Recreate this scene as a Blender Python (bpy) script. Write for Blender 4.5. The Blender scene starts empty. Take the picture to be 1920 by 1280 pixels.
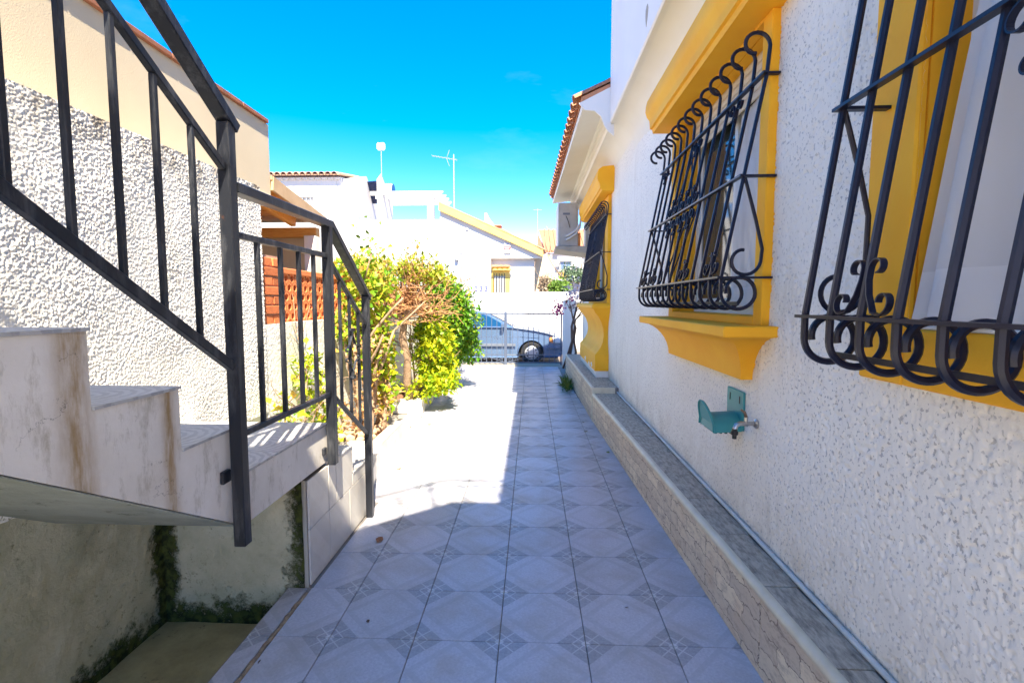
import bpy, bmesh, math, random
import numpy as np
from mathutils import Vector, Matrix

random.seed(7)
rng = np.random.default_rng(11)
scene = bpy.context.scene
COL = scene.collection

# ------------------------------------------------------------------ camera
F_PX, IMW, IMH, EYE = 940.0, 1920.0, 1280.0, 1.57
_vx, _vy = (997.0 - IMW / 2) / F_PX, -(567.0 - IMH / 2) / F_PX
yc = np.array([_vx, _vy, -1.0]); yc /= np.linalg.norm(yc)
zc = np.array([0.0, -yc[2], yc[1]]); zc /= np.linalg.norm(zc)
xc = np.cross(yc, zc)
ROT = np.stack([xc, yc, zc])                     # world = ROT @ camera
cam_data = bpy.data.cameras.new('camera')
cam_data.sensor_width = 36.0
cam_data.lens = 36.0 * F_PX / IMW
cam_data.clip_start = 0.02
cam_data.clip_end = 3000.0
cam = bpy.data.objects.new('camera', cam_data)
COL.objects.link(cam)
m4 = Matrix.Identity(4)
for i in range(3):
    for j in range(3):
        m4[i][j] = float(ROT[i, j])
m4[2][3] = EYE
cam.matrix_world = m4
scene.camera = cam

# ------------------------------------------------------------------ light
SUN_DIR = Vector((-0.29, 1.0, -1.39)).normalized()     # the way the light travels
elev = math.asin(-SUN_DIR.z)
azim = math.atan2(-SUN_DIR.x, -SUN_DIR.y)
world = bpy.data.worlds.new('World')
scene.world = world
world.use_nodes = True
wn, wl = world.node_tree.nodes, world.node_tree.links
wn.clear()
sky = wn.new('ShaderNodeTexSky')
sky.sky_type = 'NISHITA'
sky.sun_disc = False
sky.sun_elevation = elev
sky.sun_rotation = azim
sky.altitude = 0
sky.air_density = 0.85
sky.dust_density = 0.0
sky.ozone_density = 3.5
hsv = wn.new('ShaderNodeHueSaturation')
hsv.inputs['Saturation'].default_value = 1.45
hsv.inputs['Value'].default_value = 1.0
bg = wn.new('ShaderNodeBackground')
bg.inputs['Strength'].default_value = 0.096
wo = wn.new('ShaderNodeOutputWorld')
wl.new(sky.outputs[0], hsv.inputs['Color'])
tint = wn.new('ShaderNodeMix'); tint.data_type = 'RGBA'; tint.blend_type = 'MULTIPLY'; tint.inputs[0].default_value = 1.0
tint.inputs[7].default_value = (1.0, 0.555, 0.57, 1.0)          # the photograph's camera renders the sky this blue
wl.new(hsv.outputs[0], tint.inputs[6])
wtc = wn.new('ShaderNodeTexCoord'); wmp = wn.new('ShaderNodeMapping'); wmp.inputs['Scale'].default_value = (1.0, 2.6, 3.4); wmp.inputs['Location'].default_value = (.35, 0, .2)
cln = wn.new('ShaderNodeTexNoise'); cln.inputs['Scale'].default_value = 1.7; cln.inputs['Detail'].default_value = 9; cln.inputs['Roughness'].default_value = .62
crp = wn.new('ShaderNodeValToRGB'); crp.color_ramp.elements[0].position = .60; crp.color_ramp.elements[0].color = (0, 0, 0, 1); crp.color_ramp.elements[1].position = .82; crp.color_ramp.elements[1].color = (.10, .10, .10, 1)
cmx = wn.new('ShaderNodeMix'); cmx.data_type = 'RGBA'; cmx.inputs[7].default_value = (1.7, 1.8, 1.9, 1)
wl.new(wtc.outputs['Generated'], wmp.inputs['Vector']); wl.new(wmp.outputs[0], cln.inputs['Vector']); wl.new(cln.outputs['Fac'], crp.inputs[0])
wl.new(crp.outputs[0], cmx.inputs[0]); wl.new(tint.outputs[2], cmx.inputs[6])
wl.new(cmx.outputs[2], bg.inputs['Color'])
wl.new(bg.outputs[0], wo.inputs['Surface'])
sd = bpy.data.lights.new('sun', 'SUN')
sd.energy = 2.2
sd.angle = math.radians(0.53)
sd.color = (1.0, 0.90, 0.72)
sun = bpy.data.objects.new('sun', sd)
COL.objects.link(sun)
sun.location = (6, -12, 18)
sun.rotation_euler = SUN_DIR.to_track_quat('-Z', 'Y').to_euler()
scene.view_settings.view_transform = 'Standard'
scene.view_settings.look = 'None'
scene.view_settings.gamma = 1.0
scene.view_settings.use_curve_mapping = False
scene.view_settings.exposure = 3.12

# ------------------------------------------------------------------ pixel helpers
def ray(u, v):
    return ROT @ np.array([(u - IMW / 2) / F_PX, -(v - IMH / 2) / F_PX, -1.0])
def at_y(u, v, y):
    r = ray(u, v); t = y / r[1]
    return (t * r[0], y, EYE + t * r[2])
def at_x(u, v, x):
    r = ray(u, v); t = x / r[0]
    return (x, t * r[1], EYE + t * r[2])

# ------------------------------------------------------------------ materials
class NT:
    def __init__(s, name):
        s.m = bpy.data.materials.new(name); s.m.use_nodes = True
        s.n, s.l = s.m.node_tree.nodes, s.m.node_tree.links
        s.b = s.n['Principled BSDF']
        s.tc = None
    def co(s, kind='Object'):
        if s.tc is None: s.tc = s.n.new('ShaderNodeTexCoord')
        return s.tc.outputs[kind]
    def sock(s, inp, v):
        if isinstance(v, (int, float)): inp.default_value = v
        elif isinstance(v, (tuple, list)):
            inp.default_value = tuple(v) + ((1.0,) if len(v) == 3 and inp.type == 'RGBA' else ())
        else: s.l.new(v, inp)
    def map(s, scale=(1, 1, 1), rot=(0, 0, 0), loc=(0, 0, 0), src=None):
        q = s.n.new('ShaderNodeMapping')
        q.inputs['Scale'].default_value = scale; q.inputs['Rotation'].default_value = rot; q.inputs['Location'].default_value = loc
        s.l.new(src or s.co(), q.inputs['Vector']); return q.outputs[0]
    def noise(s, scale, detail=3, rough=.55, vec=None, out='Fac'):
        q = s.n.new('ShaderNodeTexNoise')
        q.inputs['Scale'].default_value = scale; q.inputs['Detail'].default_value = detail; q.inputs['Roughness'].default_value = rough
        s.l.new(vec or s.co(), q.inputs['Vector']); return q.outputs[out]
    def voro(s, scale, feature='F1', vec=None, out='Distance', rnd=1.0):
        q = s.n.new('ShaderNodeTexVoronoi'); q.feature = feature
        q.inputs['Scale'].default_value = scale; q.inputs['Randomness'].default_value = rnd
        s.l.new(vec or s.co(), q.inputs['Vector']); return q.outputs[out]
    def math(s, op, a, b=None, c=None, clamp=False):
        q = s.n.new('ShaderNodeMath'); q.operation = op; q.use_clamp = clamp
        s.sock(q.inputs[0], a)
        if b is not None: s.sock(q.inputs[1], b)
        if c is not None: s.sock(q.inputs[2], c)
        return q.outputs[0]
    def xyz(s, src=None):
        q = s.n.new('ShaderNodeSeparateXYZ'); s.l.new(src or s.co(), q.inputs[0]); return q.outputs
    def ramp(s, fac, stops, interp='LINEAR'):
        q = s.n.new('ShaderNodeValToRGB'); q.color_ramp.interpolation = interp
        e = q.color_ramp.elements
        while len(e) < len(stops): e.new(0.5)
        for el, (p, c) in zip(e, stops):
            el.position = p
            el.color = (c, c, c, 1) if isinstance(c, (int, float)) else tuple(c) + (1,)
        s.l.new(fac, q.inputs[0]); return q.outputs[0]
    def mix(s, fac, a, b, mode='MIX'):
        q = s.n.new('ShaderNodeMix'); q.data_type = 'RGBA'; q.blend_type = mode
        s.sock(q.inputs[0], fac); s.sock(q.inputs[6], a); s.sock(q.inputs[7], b); return q.outputs[2]
    def bump(s, h, strength=.3, dist=.01, prev=None):
        q = s.n.new('ShaderNodeBump'); q.inputs['Strength'].default_value = strength; q.inputs['Distance'].default_value = dist
        s.l.new(h, q.inputs['Height'])
        if prev is not None: s.l.new(prev, q.inputs['Normal'])
        s.l.new(q.outputs[0], s.b.inputs['Normal']); return q.outputs[0]
    def rnd(s):
        q = s.n.new('ShaderNodeObjectInfo'); return q.outputs['Random']
    def attr(s, name, out='Fac'):
        q = s.n.new('ShaderNodeAttribute'); q.attribute_name = name; return q.outputs[out]
    def done(s, col, rough=.6, metal=0.0, spec=None):
        s.sock(s.b.inputs['Base Color'], col); s.sock(s.b.inputs['Roughness'], rough); s.sock(s.b.inputs['Metallic'], metal)
        if spec is not None: s.b.inputs['Specular IOR Level'].default_value = spec
        return s.m

def plain(name, c1, c2=None, scale=6, rough=.6, bump=.0, bscale=60, metal=0, spec=None, bdist=.004):
    t = NT(name)
    col = c1
    if c2 is not None:
        col = t.mix(t.ramp(t.noise(scale, 5, .6), [(.3, 0.0), (.7, 1.0)]), c1, c2)
    if bump: t.bump(t.noise(bscale, 4, .6), bump, bdist)
    return t.done(col, rough, metal, spec)

MAT = {}
# right-hand stucco: white paint, a little grime in soft patches
t = NT('white_stucco')
g = t.ramp(t.noise(1.1, 5, .6), [(.35, 0.0), (.75, 1.0)])
c = t.mix(g, (.88, .835, .745), (.80, .74, .64))
zw = t.xyz()[2]
low_ = t.math('MULTIPLY', t.math('SUBTRACT', 1.0, t.math('MULTIPLY', t.math('SUBTRACT', zw, .36), 2.6), clamp=True), t.ramp(t.noise(5, 7, .75), [(.42, 0.0), (.66, 1.0)]))
c = t.mix(t.math('MULTIPLY', low_, .55), c, (.46, .38, .27))
drip = t.math('MULTIPLY', t.ramp(t.noise(9, 5, .65, t.map((1, 1.0, .12))), [(.54, 0.0), (.70, 1.0)]), t.ramp(t.noise(1.3, 3), [(.45, 0.0), (.62, 1.0)]))
c = t.mix(t.math('MULTIPLY', drip, .35), c, (.52, .44, .33))
pit_shade = t.ramp(t.noise(66, 2, .5, t.map((1, 1.1, .9))), [(.36, 1.0), (.41, 0.0)])  # specks painted dark to stand in for shaded, grimy pits
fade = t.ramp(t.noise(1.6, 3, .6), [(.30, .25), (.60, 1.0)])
c = t.mix(t.math('MULTIPLY', t.math('MULTIPLY', pit_shade, fade), .72), c, (.34, .32, .31))
t.bump(t.noise(120, 4, .65), .35, .004)
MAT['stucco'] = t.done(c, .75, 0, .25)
# left-hand rough-cast wall: white with dirt near the top edge
t = NT('roughcast')
z = t.xyz()[2]
top = t.ramp(z, [(0.0, 0.0), (1.0, 1.0)])
zz = t.math('SUBTRACT', t.math('MULTIPLY', z, 3.4), 7.35, clamp=True)
d = t.math('MULTIPLY', zz, t.ramp(t.noise(11, 6, .75), [(.42, 0.0), (.62, 1.0)]))
d2 = t.math('MULTIPLY', t.ramp(t.noise(2.4, 7, .75, t.map((1, 1.6, .45))), [(.50, 0.0), (.78, 1.0)]), .55)
c = t.mix(d, (.88, .84, .76), (.16, .12, .08))
c = t.mix(d2, c, (.55, .50, .40))
t.bump(t.noise(90, 4, .6), .4, .006)
MAT['roughcast'] = t.done(c, .85, 0, .15)
MAT['white'] = plain('white_paint', (.83, .80, .75), (.77, .74, .69), 1.2, .6, .12, 30)
MAT['far_white'] = plain('far_white_paint', (.58, .56, .53), (.53, .51, .48), .8, .7, .05, 20)
MAT['soffit'] = plain('cream_soffit', (.80, .76, .66), (.74, .69, .58), 1.5, .65, .1, 22)
MAT['yellow'] = plain('ochre_paint', (.96, .50, .03), (.90, .41, .02), 3.0, .6, .35, 60, spec=.2)
MAT['yellow_pale'] = plain('pale_yellow_paint', (.80, .56, .13), (.78, .52, .10), 2, .6, .05)
MAT['beige'] = plain('beige_render', (.66, .55, .38), (.60, .49, .33), 1.3, .8, .35, 130)
MAT['coping'] = plain('clay_coping', (.36, .13, .06), (.22, .09, .05), 9, .8, .3, 60)
MAT['navy'] = plain('navy_iron', (.007, .009, .026), (.012, .014, .034), 25, .34, .25, 160, spec=.3, bdist=.001)
t = NT('grey_iron')
wv = t.map((2, 2, .35))
wr = t.ramp(t.noise(9, 6, .7, wv), [(.50, 0.0), (.72, 1.0)])
c = t.mix(wr, (.018, .020, .026), (.085, .088, .097))
ru = t.ramp(t.noise(14, 6, .75), [(.66, 0.0), (.74, 1.0)])
c = t.mix(t.math('MULTIPLY', ru, .5), c, (.14, .055, .02))
t.bump(t.noise(180, 4, .6), .25, .001)
MAT['iron'] = t.done(c, .38, .2, .4)
# floor tile print: Object coordinates are each tile's own (tile is 0.4 m)
t = NT('floor_tile')
x, y, z = t.xyz()
ax = t.math('ABSOLUTE', t.math('MULTIPLY', x, 5.0)); ay = t.math('ABSOLUTE', t.math('MULTIPLY', y, 5.0))     # 0..1 across a half tile
d = t.math('ADD', ax, ay)
gr = t.noise(75, 4, .7)
gl = t.noise(4, 4, .6, t.map((1, 1, 1), src=t.n.new('ShaderNodeNewGeometry').outputs['Position']))
base = t.mix(t.ramp(gr, [(.35, 0.0), (.65, 1.0)]), (.54, .53, .57), (.42, .415, .46))
ring = t.ramp(d, [(.0, 0.0), (.80, 0.0), (.82, 1.0), (1.10, 1.0), (1.12, .0), (1.2, .0)], 'LINEAR')
c = t.mix(t.math('MULTIPLY', ring, .55), base, (.40, .40, .43))
corner = t.math('GREATER_THAN', t.math('ADD', d, t.math('MULTIPLY', gr, .04)), 1.34)
l1 = t.math('LESS_THAN', t.math('ABSOLUTE', t.math('SUBTRACT', ax, ay)), .022)
q1 = t.math('LESS_THAN', t.math('ABSOLUTE', t.math('SUBTRACT', d, 1.68)), .022)
lines = t.math('MAXIMUM', l1, q1)
cc = t.mix(lines, t.mix(t.ramp(gr, [(.4, 0.0), (.6, 1.0)]), (.27, .275, .31), (.37, .37, .40)), (.52, .52, .54))
cc = t.mix(t.math('GREATER_THAN', d, 1.88), cc, (.60, .60, .61))
c = t.mix(t.math('MULTIPLY', corner, .92), c, cc)
dot = t.ramp(t.math('ADD', d, t.math('MULTIPLY', t.noise(26, 3), .18)), [(.10, 1.0), (.22, 0.0)])
c = t.mix(t.math('MULTIPLY', dot, .4), c, (.36, .36, .40))
dirt = t.ramp(gl, [(.44, 0.0), (.70, 1.0)])
c = t.mix(t.math('MULTIPLY', dirt, .45), c, (.34, .29, .23))
hv = t.n.new('ShaderNodeHueSaturation'); t.l.new(c, hv.inputs['Color'])
t.l.new(t.math('MULTIPLY_ADD', t.rnd(), .14, .92), hv.inputs['Value'])
t.bump(gr, .12, .001)
MAT['tile'] = t.done(hv.outputs[0], t.math('MULTIPLY_ADD', dirt, .18, .30), 0, .5)
# stair tread tile: grey with rings of shells
t = NT('tread_tile')
r = t.voro(5.2, 'F1', rnd=.15)
w = t.n.new('ShaderNodeTexWave'); w.wave_type = 'RINGS'; w.rings_direction = 'Z'; w.inputs['Scale'].default_value = 9.0; w.inputs['Distortion'].default_value = 3.5; w.inputs['Detail'].default_value = 3; w.inputs['Detail Scale'].default_value = 4
t.l.new(t.map((1, 1, 1), loc=(.02, .03, 0)), w.inputs['Vector'])
c = t.mix(t.ramp(w.outputs['Fac'], [(.35, 0.0), (.6, 1.0)]), (.34, .345, .36), (.47, .47, .47))
c = t.mix(t.math('MULTIPLY', t.ramp(t.noise(8, 5, .7), [(.5, 0.0), (.75, 1.0)]), .4), c, (.30, .26, .22))
MAT['tread'] = t.done(c, .4, 0, .4)
# white wall tile with a faint diamond
t = NT('wall_tile')
w = t.n.new('ShaderNodeTexWave'); w.bands_direction = 'DIAGONAL'; w.inputs['Scale'].default_value = 2.2; w.inputs['Distortion'].default_value = 1.0
t.l.new(t.co(), w.inputs['Vector'])
c = t.mix(t.math('MULTIPLY', t.ramp(w.outputs['Fac'], [(.45, 0.0), (.55, 1.0)]), .35), (.62, .585, .53), (.50, .475, .44))
c = t.mix(t.math('MULTIPLY', t.ramp(t.noise(5, 6, .7), [(.5, 0.0), (.8, 1.0)]), .5), c, (.42, .35, .26))
MAT['walltile'] = t.done(c, .35, 0, .45)
# stone-print plinth tile
t = NT('stone_tile')
mp = t.map((1, 1, 1))
br = t.n.new('ShaderNodeTexBrick')
br.inputs['Scale'].default_value = 1.0; br.inputs['Brick Width'].default_value = .30; br.inputs['Row Height'].default_value = .084
br.inputs['Mortar Size'].default_value = .0035; br.inputs['Mortar Smooth'].default_value = .6; br.inputs['Bias'].default_value = 0
br.inputs['Color1'].default_value = (.78, .66, .47, 1); br.inputs['Color2'].default_value = (.58, .48, .36, 1); br.inputs['Mortar'].default_value = (.26, .20, .16, 1)
sw = t.n.new('ShaderNodeCombineXYZ'); xx, yy, z3 = t.xyz(); t.l.new(yy, sw.inputs[0]); t.l.new(z3, sw.inputs[1])
dn = t.n.new('ShaderNodeVectorMath'); dn.operation = 'MULTIPLY_ADD'
nz = t.noise(14, 3, .6, out='Color'); t.l.new(nz, dn.inputs[0]); dn.inputs[1].default_value = (.09, .075, 0); t.l.new(sw.outputs[0], dn.inputs[2])
t.l.new(dn.outputs[0], br.inputs['Vector'])
n1 = t.noise(17, 7, .8, t.map((1, .7, 1.8)))
c = t.mix(t.ramp(n1, [(.48, 0.0), (.68, .75)]), br.outputs['Color'], (.26, .19, .15))
c = t.mix(t.ramp(t.noise(6, 4, .6), [(.55, 0.0), (.8, .6)]), c, (.60, .42, .26))
t.bump(t.math('ADD', n1, t.math('MULTIPLY', br.outputs['Fac'], -.8)), .45, .006)
MAT['stone'] = t.done(c, .6, 0, .3)
t = NT('grey_stone_tile')
n1 = t.noise(16, 7, .72, t.map((2.4, .7, 1)))
c = t.ramp(n1, [(.30, (.13, .115, .095)), (.46, (.33, .29, .23)), (.60, (.50, .44, .35)), (.8, (.40, .33, .25))])
t.bump(n1, .35, .005)
MAT['greystone'] = t.done(c, .5, 0, .35)
MAT['cream_trim'] = plain('cream_trim', (.72, .66, .50), (.60, .53, .38), 7, .4, .1, 50)
MAT['grout'] = plain('grout', (.20, .18, .165), (.28, .25, .22), 30, .9, .4, 90)
MAT['mortar'] = plain('rough_mortar', (.44, .33, .20), (.22, .15, .10), 25, .9, .9, 60, bdist=.02)
# painted stair side with rust runs, grime, cracks
t = NT('stained_white')
x, y, z = t.xyz()
c = t.mix(t.ramp(t.noise(2.3, 6, .65), [(.35, 0.0), (.75, 1.0)]), (.80, .755, .70), (.62, .57, .50))
st = None
for yk, w_ in ((1.285, .050), (1.625, .032), (2.05, .028), (.945, .04)):
    dy = t.math('DIVIDE', t.math('SUBTRACT', t.math('ADD', y, t.math('MULTIPLY', t.noise(5, 3), .03)), yk + .012), w_)
    e = t.math('EXPONENT', t.math('MULTIPLY', t.math('MULTIPLY', dy, dy), -1.0))
    st = e if st is None else t.math('MAXIMUM', st, e)
run = t.math('MULTIPLY', st, t.ramp(t.noise(7, 5, .7, t.map((1, 6, 1.2))), [(.30, .35), (.62, 1.0)]))
c = t.mix(t.math('MULTIPLY', run, .92), c, (.30, .18, .055))
gm = t.ramp(t.noise(5, 8, .78, t.map((1, 2.2, .7))), [(.53, 0.0), (.72, 1.0)])
c = t.mix(t.math('MULTIPLY', gm, .72), c, (.25, .20, .11))
mo = t.math('MULTIPLY', t.ramp(t.noise(13, 7, .8), [(.60, 0.0), (.66, 1.0)]), t.ramp(t.noise(2.2, 3), [(.52, 0.0), (.66, 1.0)]))
c = t.mix(mo, c, (.075, .065, .05))
vm = t.n.new('ShaderNodeVectorMath'); vm.operation = 'MULTIPLY_ADD'
t.l.new(t.noise(6, 6, .75, out='Color'), vm.inputs[0]); vm.inputs[1].default_value = (.28, .28, .28); t.l.new(t.map((1, 1, 1.5)), vm.inputs[2])
wv_ = vm.outputs[0]
cr = t.ramp(t.voro(3.4, 'DISTANCE_TO_EDGE', wv_), [(.0, 1.0), (.007, 0.0)])
cm = t.ramp(t.noise(4.2, 4, .6), [(.56, 0.0), (.60, 1.0)])
c = t.mix(t.math('MULTIPLY', t.math('MULTIPLY', cr, cm), .85), c, (.05, .045, .04))
t.bump(t.noise(40, 5, .65), .3, .004)
MAT['stained'] = t.done(c, .6, 0, .3)
# grey painted underside and mossy pit walls
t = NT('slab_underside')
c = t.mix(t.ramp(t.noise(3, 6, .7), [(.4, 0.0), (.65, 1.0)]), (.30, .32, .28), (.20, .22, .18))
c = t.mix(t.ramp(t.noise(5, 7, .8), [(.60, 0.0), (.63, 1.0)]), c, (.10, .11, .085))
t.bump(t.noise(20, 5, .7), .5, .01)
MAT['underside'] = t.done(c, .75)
t = NT('mossy_render')
x, y, z = t.xyz()
c = t.mix(t.ramp(t.noise(3.5, 6, .7), [(.35, 0.0), (.7, 1.0)]), (.56, .52, .36), (.38, .36, .23))
blt = t.ramp(t.noise(24, 7, .8), [(.56, 0.0), (.66, 1.0)])
c = t.mix(t.math('MULTIPLY', blt, t.ramp(t.noise(2.6, 4, .6), [(.40, 0.0), (.62, 1.0)])), c, (.10, .10, .045))
edge_floor = t.math('SUBTRACT', 1.0, t.math('MULTIPLY', t.math('ADD', z, .22), 4.6), clamp=True)
ex = t.math('SUBTRACT', 1.0, t.math('MULTIPLY', t.math('ABSOLUTE', t.math('ADD', x, 1.24)), 6.0), clamp=True)
ey = t.math('MULTIPLY', t.math('SUBTRACT', 1.0, t.math('MULTIPLY', t.math('ADD', t.math('ABSOLUTE', t.math('ADD', x, 2.05)), t.math('ABSOLUTE', t.math('SUBTRACT', y, 2.62))), 7.0), clamp=True), 1.0)
ed = t.math('MAXIMUM', t.math('MAXIMUM', edge_floor, ex), t.math('MULTIPLY', ey, 1.2))
mo = t.ramp(t.math('ADD', t.math('MULTIPLY', ed, .36), t.math('MULTIPLY', t.noise(7.5, 9, .82), .95)), [(.61, 0.0), (.72, 1.0)])
mcol = t.mix(t.ramp(t.noise(30, 4), [(.4, 0.0), (.6, 1.0)]), (.022, .026, .010), (.075, .085, .022))
c = t.mix(mo, c, mcol)
t.bump(t.math('ADD', t.noise(28, 6, .7), mo), .7, .012)
MAT['mossy'] = t.done(c, .9, 0, .1)
t = NT('pit_floor')
c = t.mix(t.ramp(t.noise(4, 7, .7), [(.35, 0.0), (.65, 1.0)]), (.42, .37, .20), (.26, .23, .12))
c = t.mix(t.ramp(t.noise(9, 7, .8), [(.58, 0.0), (.68, 1.0)]), c, (.10, .09, .05))
t.bump(t.noise(40, 5, .7), .5, .006)
MAT['pitfloor'] = t.done(c, .85)
t = NT('brick')
hv = t.n.new('ShaderNodeHueSaturation')
t.l.new(t.mix(t.ramp(t.noise(30, 5, .7), [(.35, 0.0), (.7, 1.0)]), (.76, .22, .07), (.56, .14, .045)), hv.inputs['Color'])
t.l.new(t.math('MULTIPLY_ADD', t.rnd(), .5, .75), hv.inputs['Value'])
t.bump(t.noise(70, 5, .7), .6, .006)
MAT['brick'] = t.done(hv.outputs[0], .85)
MAT['brickmortar'] = plain('brick_mortar', (.62, .40, .28), (.50, .30, .20), 30, .9, .5, 80)
MAT['clay'] = plain('lattice_clay', (.78, .25, .085), (.66, .19, .06), 12, .8, .3, 70)
t = NT('pine_wood')
n1 = t.noise(7, 5, .6, t.map((1.2, 10, 10)))
hv = t.n.new('ShaderNodeHueSaturation'); t.l.new(t.ramp(n1, [(.3, (.74, .32, .06)), (.7, (.90, .48, .12))]), hv.inputs['Color'])
t.l.new(t.math('MULTIPLY_ADD', t.rnd(), .35, .8), hv.inputs['Value'])
MAT['pine'] = t.done(hv.outputs[0], .5)
MAT['beam'] = plain('pale_timber', (.62, .42, .22), (.52, .33, .16), 8, .55)
t = NT('roof_clay')
hv = t.n.new('ShaderNodeHueSaturation')
t.l.new(t.mix(t.ramp(t.noise(9, 6, .7), [(.35, 0.0), (.7, 1.0)]), (.50, .20, .085), (.36, .17, .10)), hv.inputs['Color'])
t.l.new(t.math('MULTIPLY_ADD', t.rnd(), .5, .75), hv.inputs['Value'])
t.bump(t.noise(50, 4), .3, .004)
MAT['roof'] = t.done(hv.outputs[0], .8)
t = NT('far_roof_clay')
hv = t.n.new('ShaderNodeHueSaturation')
t.l.new(t.mix(t.ramp(t.noise(4, 6, .7), [(.35, 0.0), (.7, 1.0)]), (.52, .32, .19), (.44, .24, .14)), hv.inputs['Color'])
t.l.new(t.math('MULTIPLY_ADD', t.rnd(), .4, .8), hv.inputs['Value'])
MAT['farroof'] = t.done(hv.outputs[0], .8)
MAT['orange_roof'] = plain('orange_roof', (.52, .20, .10), (.44, .16, .08), 5, .8)
MAT['glass'] = plain('window_glass', (.035, .05, .055), None, rough=.06, spec=.8)
MAT['carglass'] = plain('car_glass', (.01, .05, .11), None, rough=.04, spec=.9)
MAT['upvc'] = plain('white_joinery', (.72, .71, .66), None, rough=.35)
MAT['blind'] = plain('cream_blind', (.64, .56, .40), (.58, .50, .36), 6, .5)
t = NT('sheer_curtain')
w = t.n.new('ShaderNodeTexWave'); w.inputs['Scale'].default_value = 160; w.bands_direction = 'Z'; w.inputs['Distortion'].default_value = 1.5
t.l.new(t.co(), w.inputs['Vector'])
fl = t.ramp(t.voro(7, 'SMOOTH_F1'), [(.40, 0.0), (.43, 1.0), (.46, 0.0)])
c = t.mix(t.math('MULTIPLY', w.outputs['Fac'], .3), (.88, .86, .84), (.76, .74, .73))
c = t.mix(t.math('MULTIPLY', fl, .35), c, (.86, .84, .84))
t.bump(w.outputs['Fac'], .15, .001)
t.done(c, .85, 0, .1)
trn = t.n.new('ShaderNodeBsdfTranslucent'); t.l.new(c, trn.inputs['Color'])
mx = t.n.new('ShaderNodeMixShader'); mx.inputs[0].default_value = .20
t.l.new(t.b.outputs[0], mx.inputs[1]); t.l.new(trn.outputs[0], mx.inputs[2]); tp_ = t.n.new('ShaderNodeBsdfTransparent'); m2 = t.n.new('ShaderNodeMixShader')
zc_ = t.xyz()[2]
hem = t.math('LESS_THAN', zc_, 1.66)
t.l.new(t.math('MULTIPLY_ADD', hem, -.12, .20), m2.inputs[0])
t.l.new(mx.outputs[0], m2.inputs[1]); t.l.new(tp_.outputs[0], m2.inputs[2]); t.l.new(m2.outputs[0], t.n['Material Output'].inputs['Surface'])
MAT['curtain'] = t.m
MAT['teal'] = plain('teal_plastic', (.035, .25, .25), (.045, .29, .285), 8, .42, .05, 60)
MAT['teal_dark'] = plain('dark_recess', (.012, .05, .05), None, rough=.6)
MAT['chrome'] = plain('worn_chrome', (.55, .54, .52), (.35, .34, .32), 40, .28, .1, 90, metal=.9)
MAT['black'] = plain('black_plastic', (.012, .012, .013), None, rough=.5)
MAT['bronze'] = plain('bronze_lever', (.22, .15, .10), None, rough=.35, metal=.7)
MAT['pvc'] = plain('white_pipe', (.62, .64, .62), (.48, .50, .47), 9, .45)
MAT['acgrey'] = plain('ac_casing', (.48, .46, .42), (.38, .36, .32), 6, .5, .08, 40)
MAT['aclight'] = plain('ac_front', (.66, .65, .62), None, rough=.45)
MAT['orange_pipe'] = plain('orange_foam', (.70, .24, .06), None, rough=.7)
MAT['concrete'] = plain('concrete', (.46, .42, .35), (.36, .32, .26), 6, .85, .4, 50)
MAT['gate'] = plain('pale_blue_gate', (.085, .11, .17), (.07, .09, .14), 12, .45)
MAT['road'] = plain('dusty_asphalt', (.17, .13, .10), (.12, .095, .075), 5, .9, .4, 120)
MAT['ground'] = plain('dry_ground', (.20, .16, .11), (.15, .12, .08), 2, .95, .3, 20)
MAT['apron'] = plain('sandy_concrete', (.42, .36, .27), (.34, .29, .21), 4, .85, .3, 80)
MAT['soil'] = plain('red_soil', (.30, .14, .065), (.20, .09, .045), 14, .95, 1.0, 60, bdist=.03)
MAT['rocks'] = plain('pale_stone', (.58, .42, .27), (.44, .28, .16), 9, .9, .6, 30, bdist=.02)
MAT['bark'] = plain('dry_bark', (.40, .27, .17), (.24, .15, .09), 18, .9, .9, 50, bdist=.01)
MAT['twig'] = plain('dry_twig', (.52, .27, .12), (.38, .19, .085), 20, .9)
MAT['darkbark'] = plain('dark_bark', (.10, .065, .05), (.16, .11, .085), 18, .9, .7, 50)
MAT['carpaint'] = plain('silver_blue_paint', (.14, .22, .36), None, rough=.22, metal=.45, spec=.6)
MAT['cartrim'] = plain('grey_trim', (.14, .16, .20), None, rough=.45)
MAT['rubber'] = plain('tyre_rubber', (.022, .022, .024), None, rough=.8)
MAT['hubcap'] = plain('hubcap', (.62, .63, .66), None, rough=.28, metal=.6)
MAT['lamp'] = plain('headlamp', (.72, .74, .78), None, rough=.1, spec=.8)
MAT['red'] = plain('sign_red', (.60, .02, .03), None, rough=.5)
MAT['signgrey'] = plain('sign_grey', (.35, .36, .38), None, rough=.5)
MAT['inkblue'] = plain('ink_blue', (.06, .08, .30), None, rough=.5)
MAT['panel'] = plain('solar_panel', (.01, .02, .07), None, rough=.12)
MAT['galv'] = plain('galvanised', (.46, .48, .50), None, rough=.4, metal=.5)
MAT['shutter'] = plain('pale_shutter', (.60, .57, .50), None, rough=.6)
MAT['windowblue'] = plain('far_window_glass', (.10, .16, .26), None, rough=.1, spec=.7)

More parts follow.
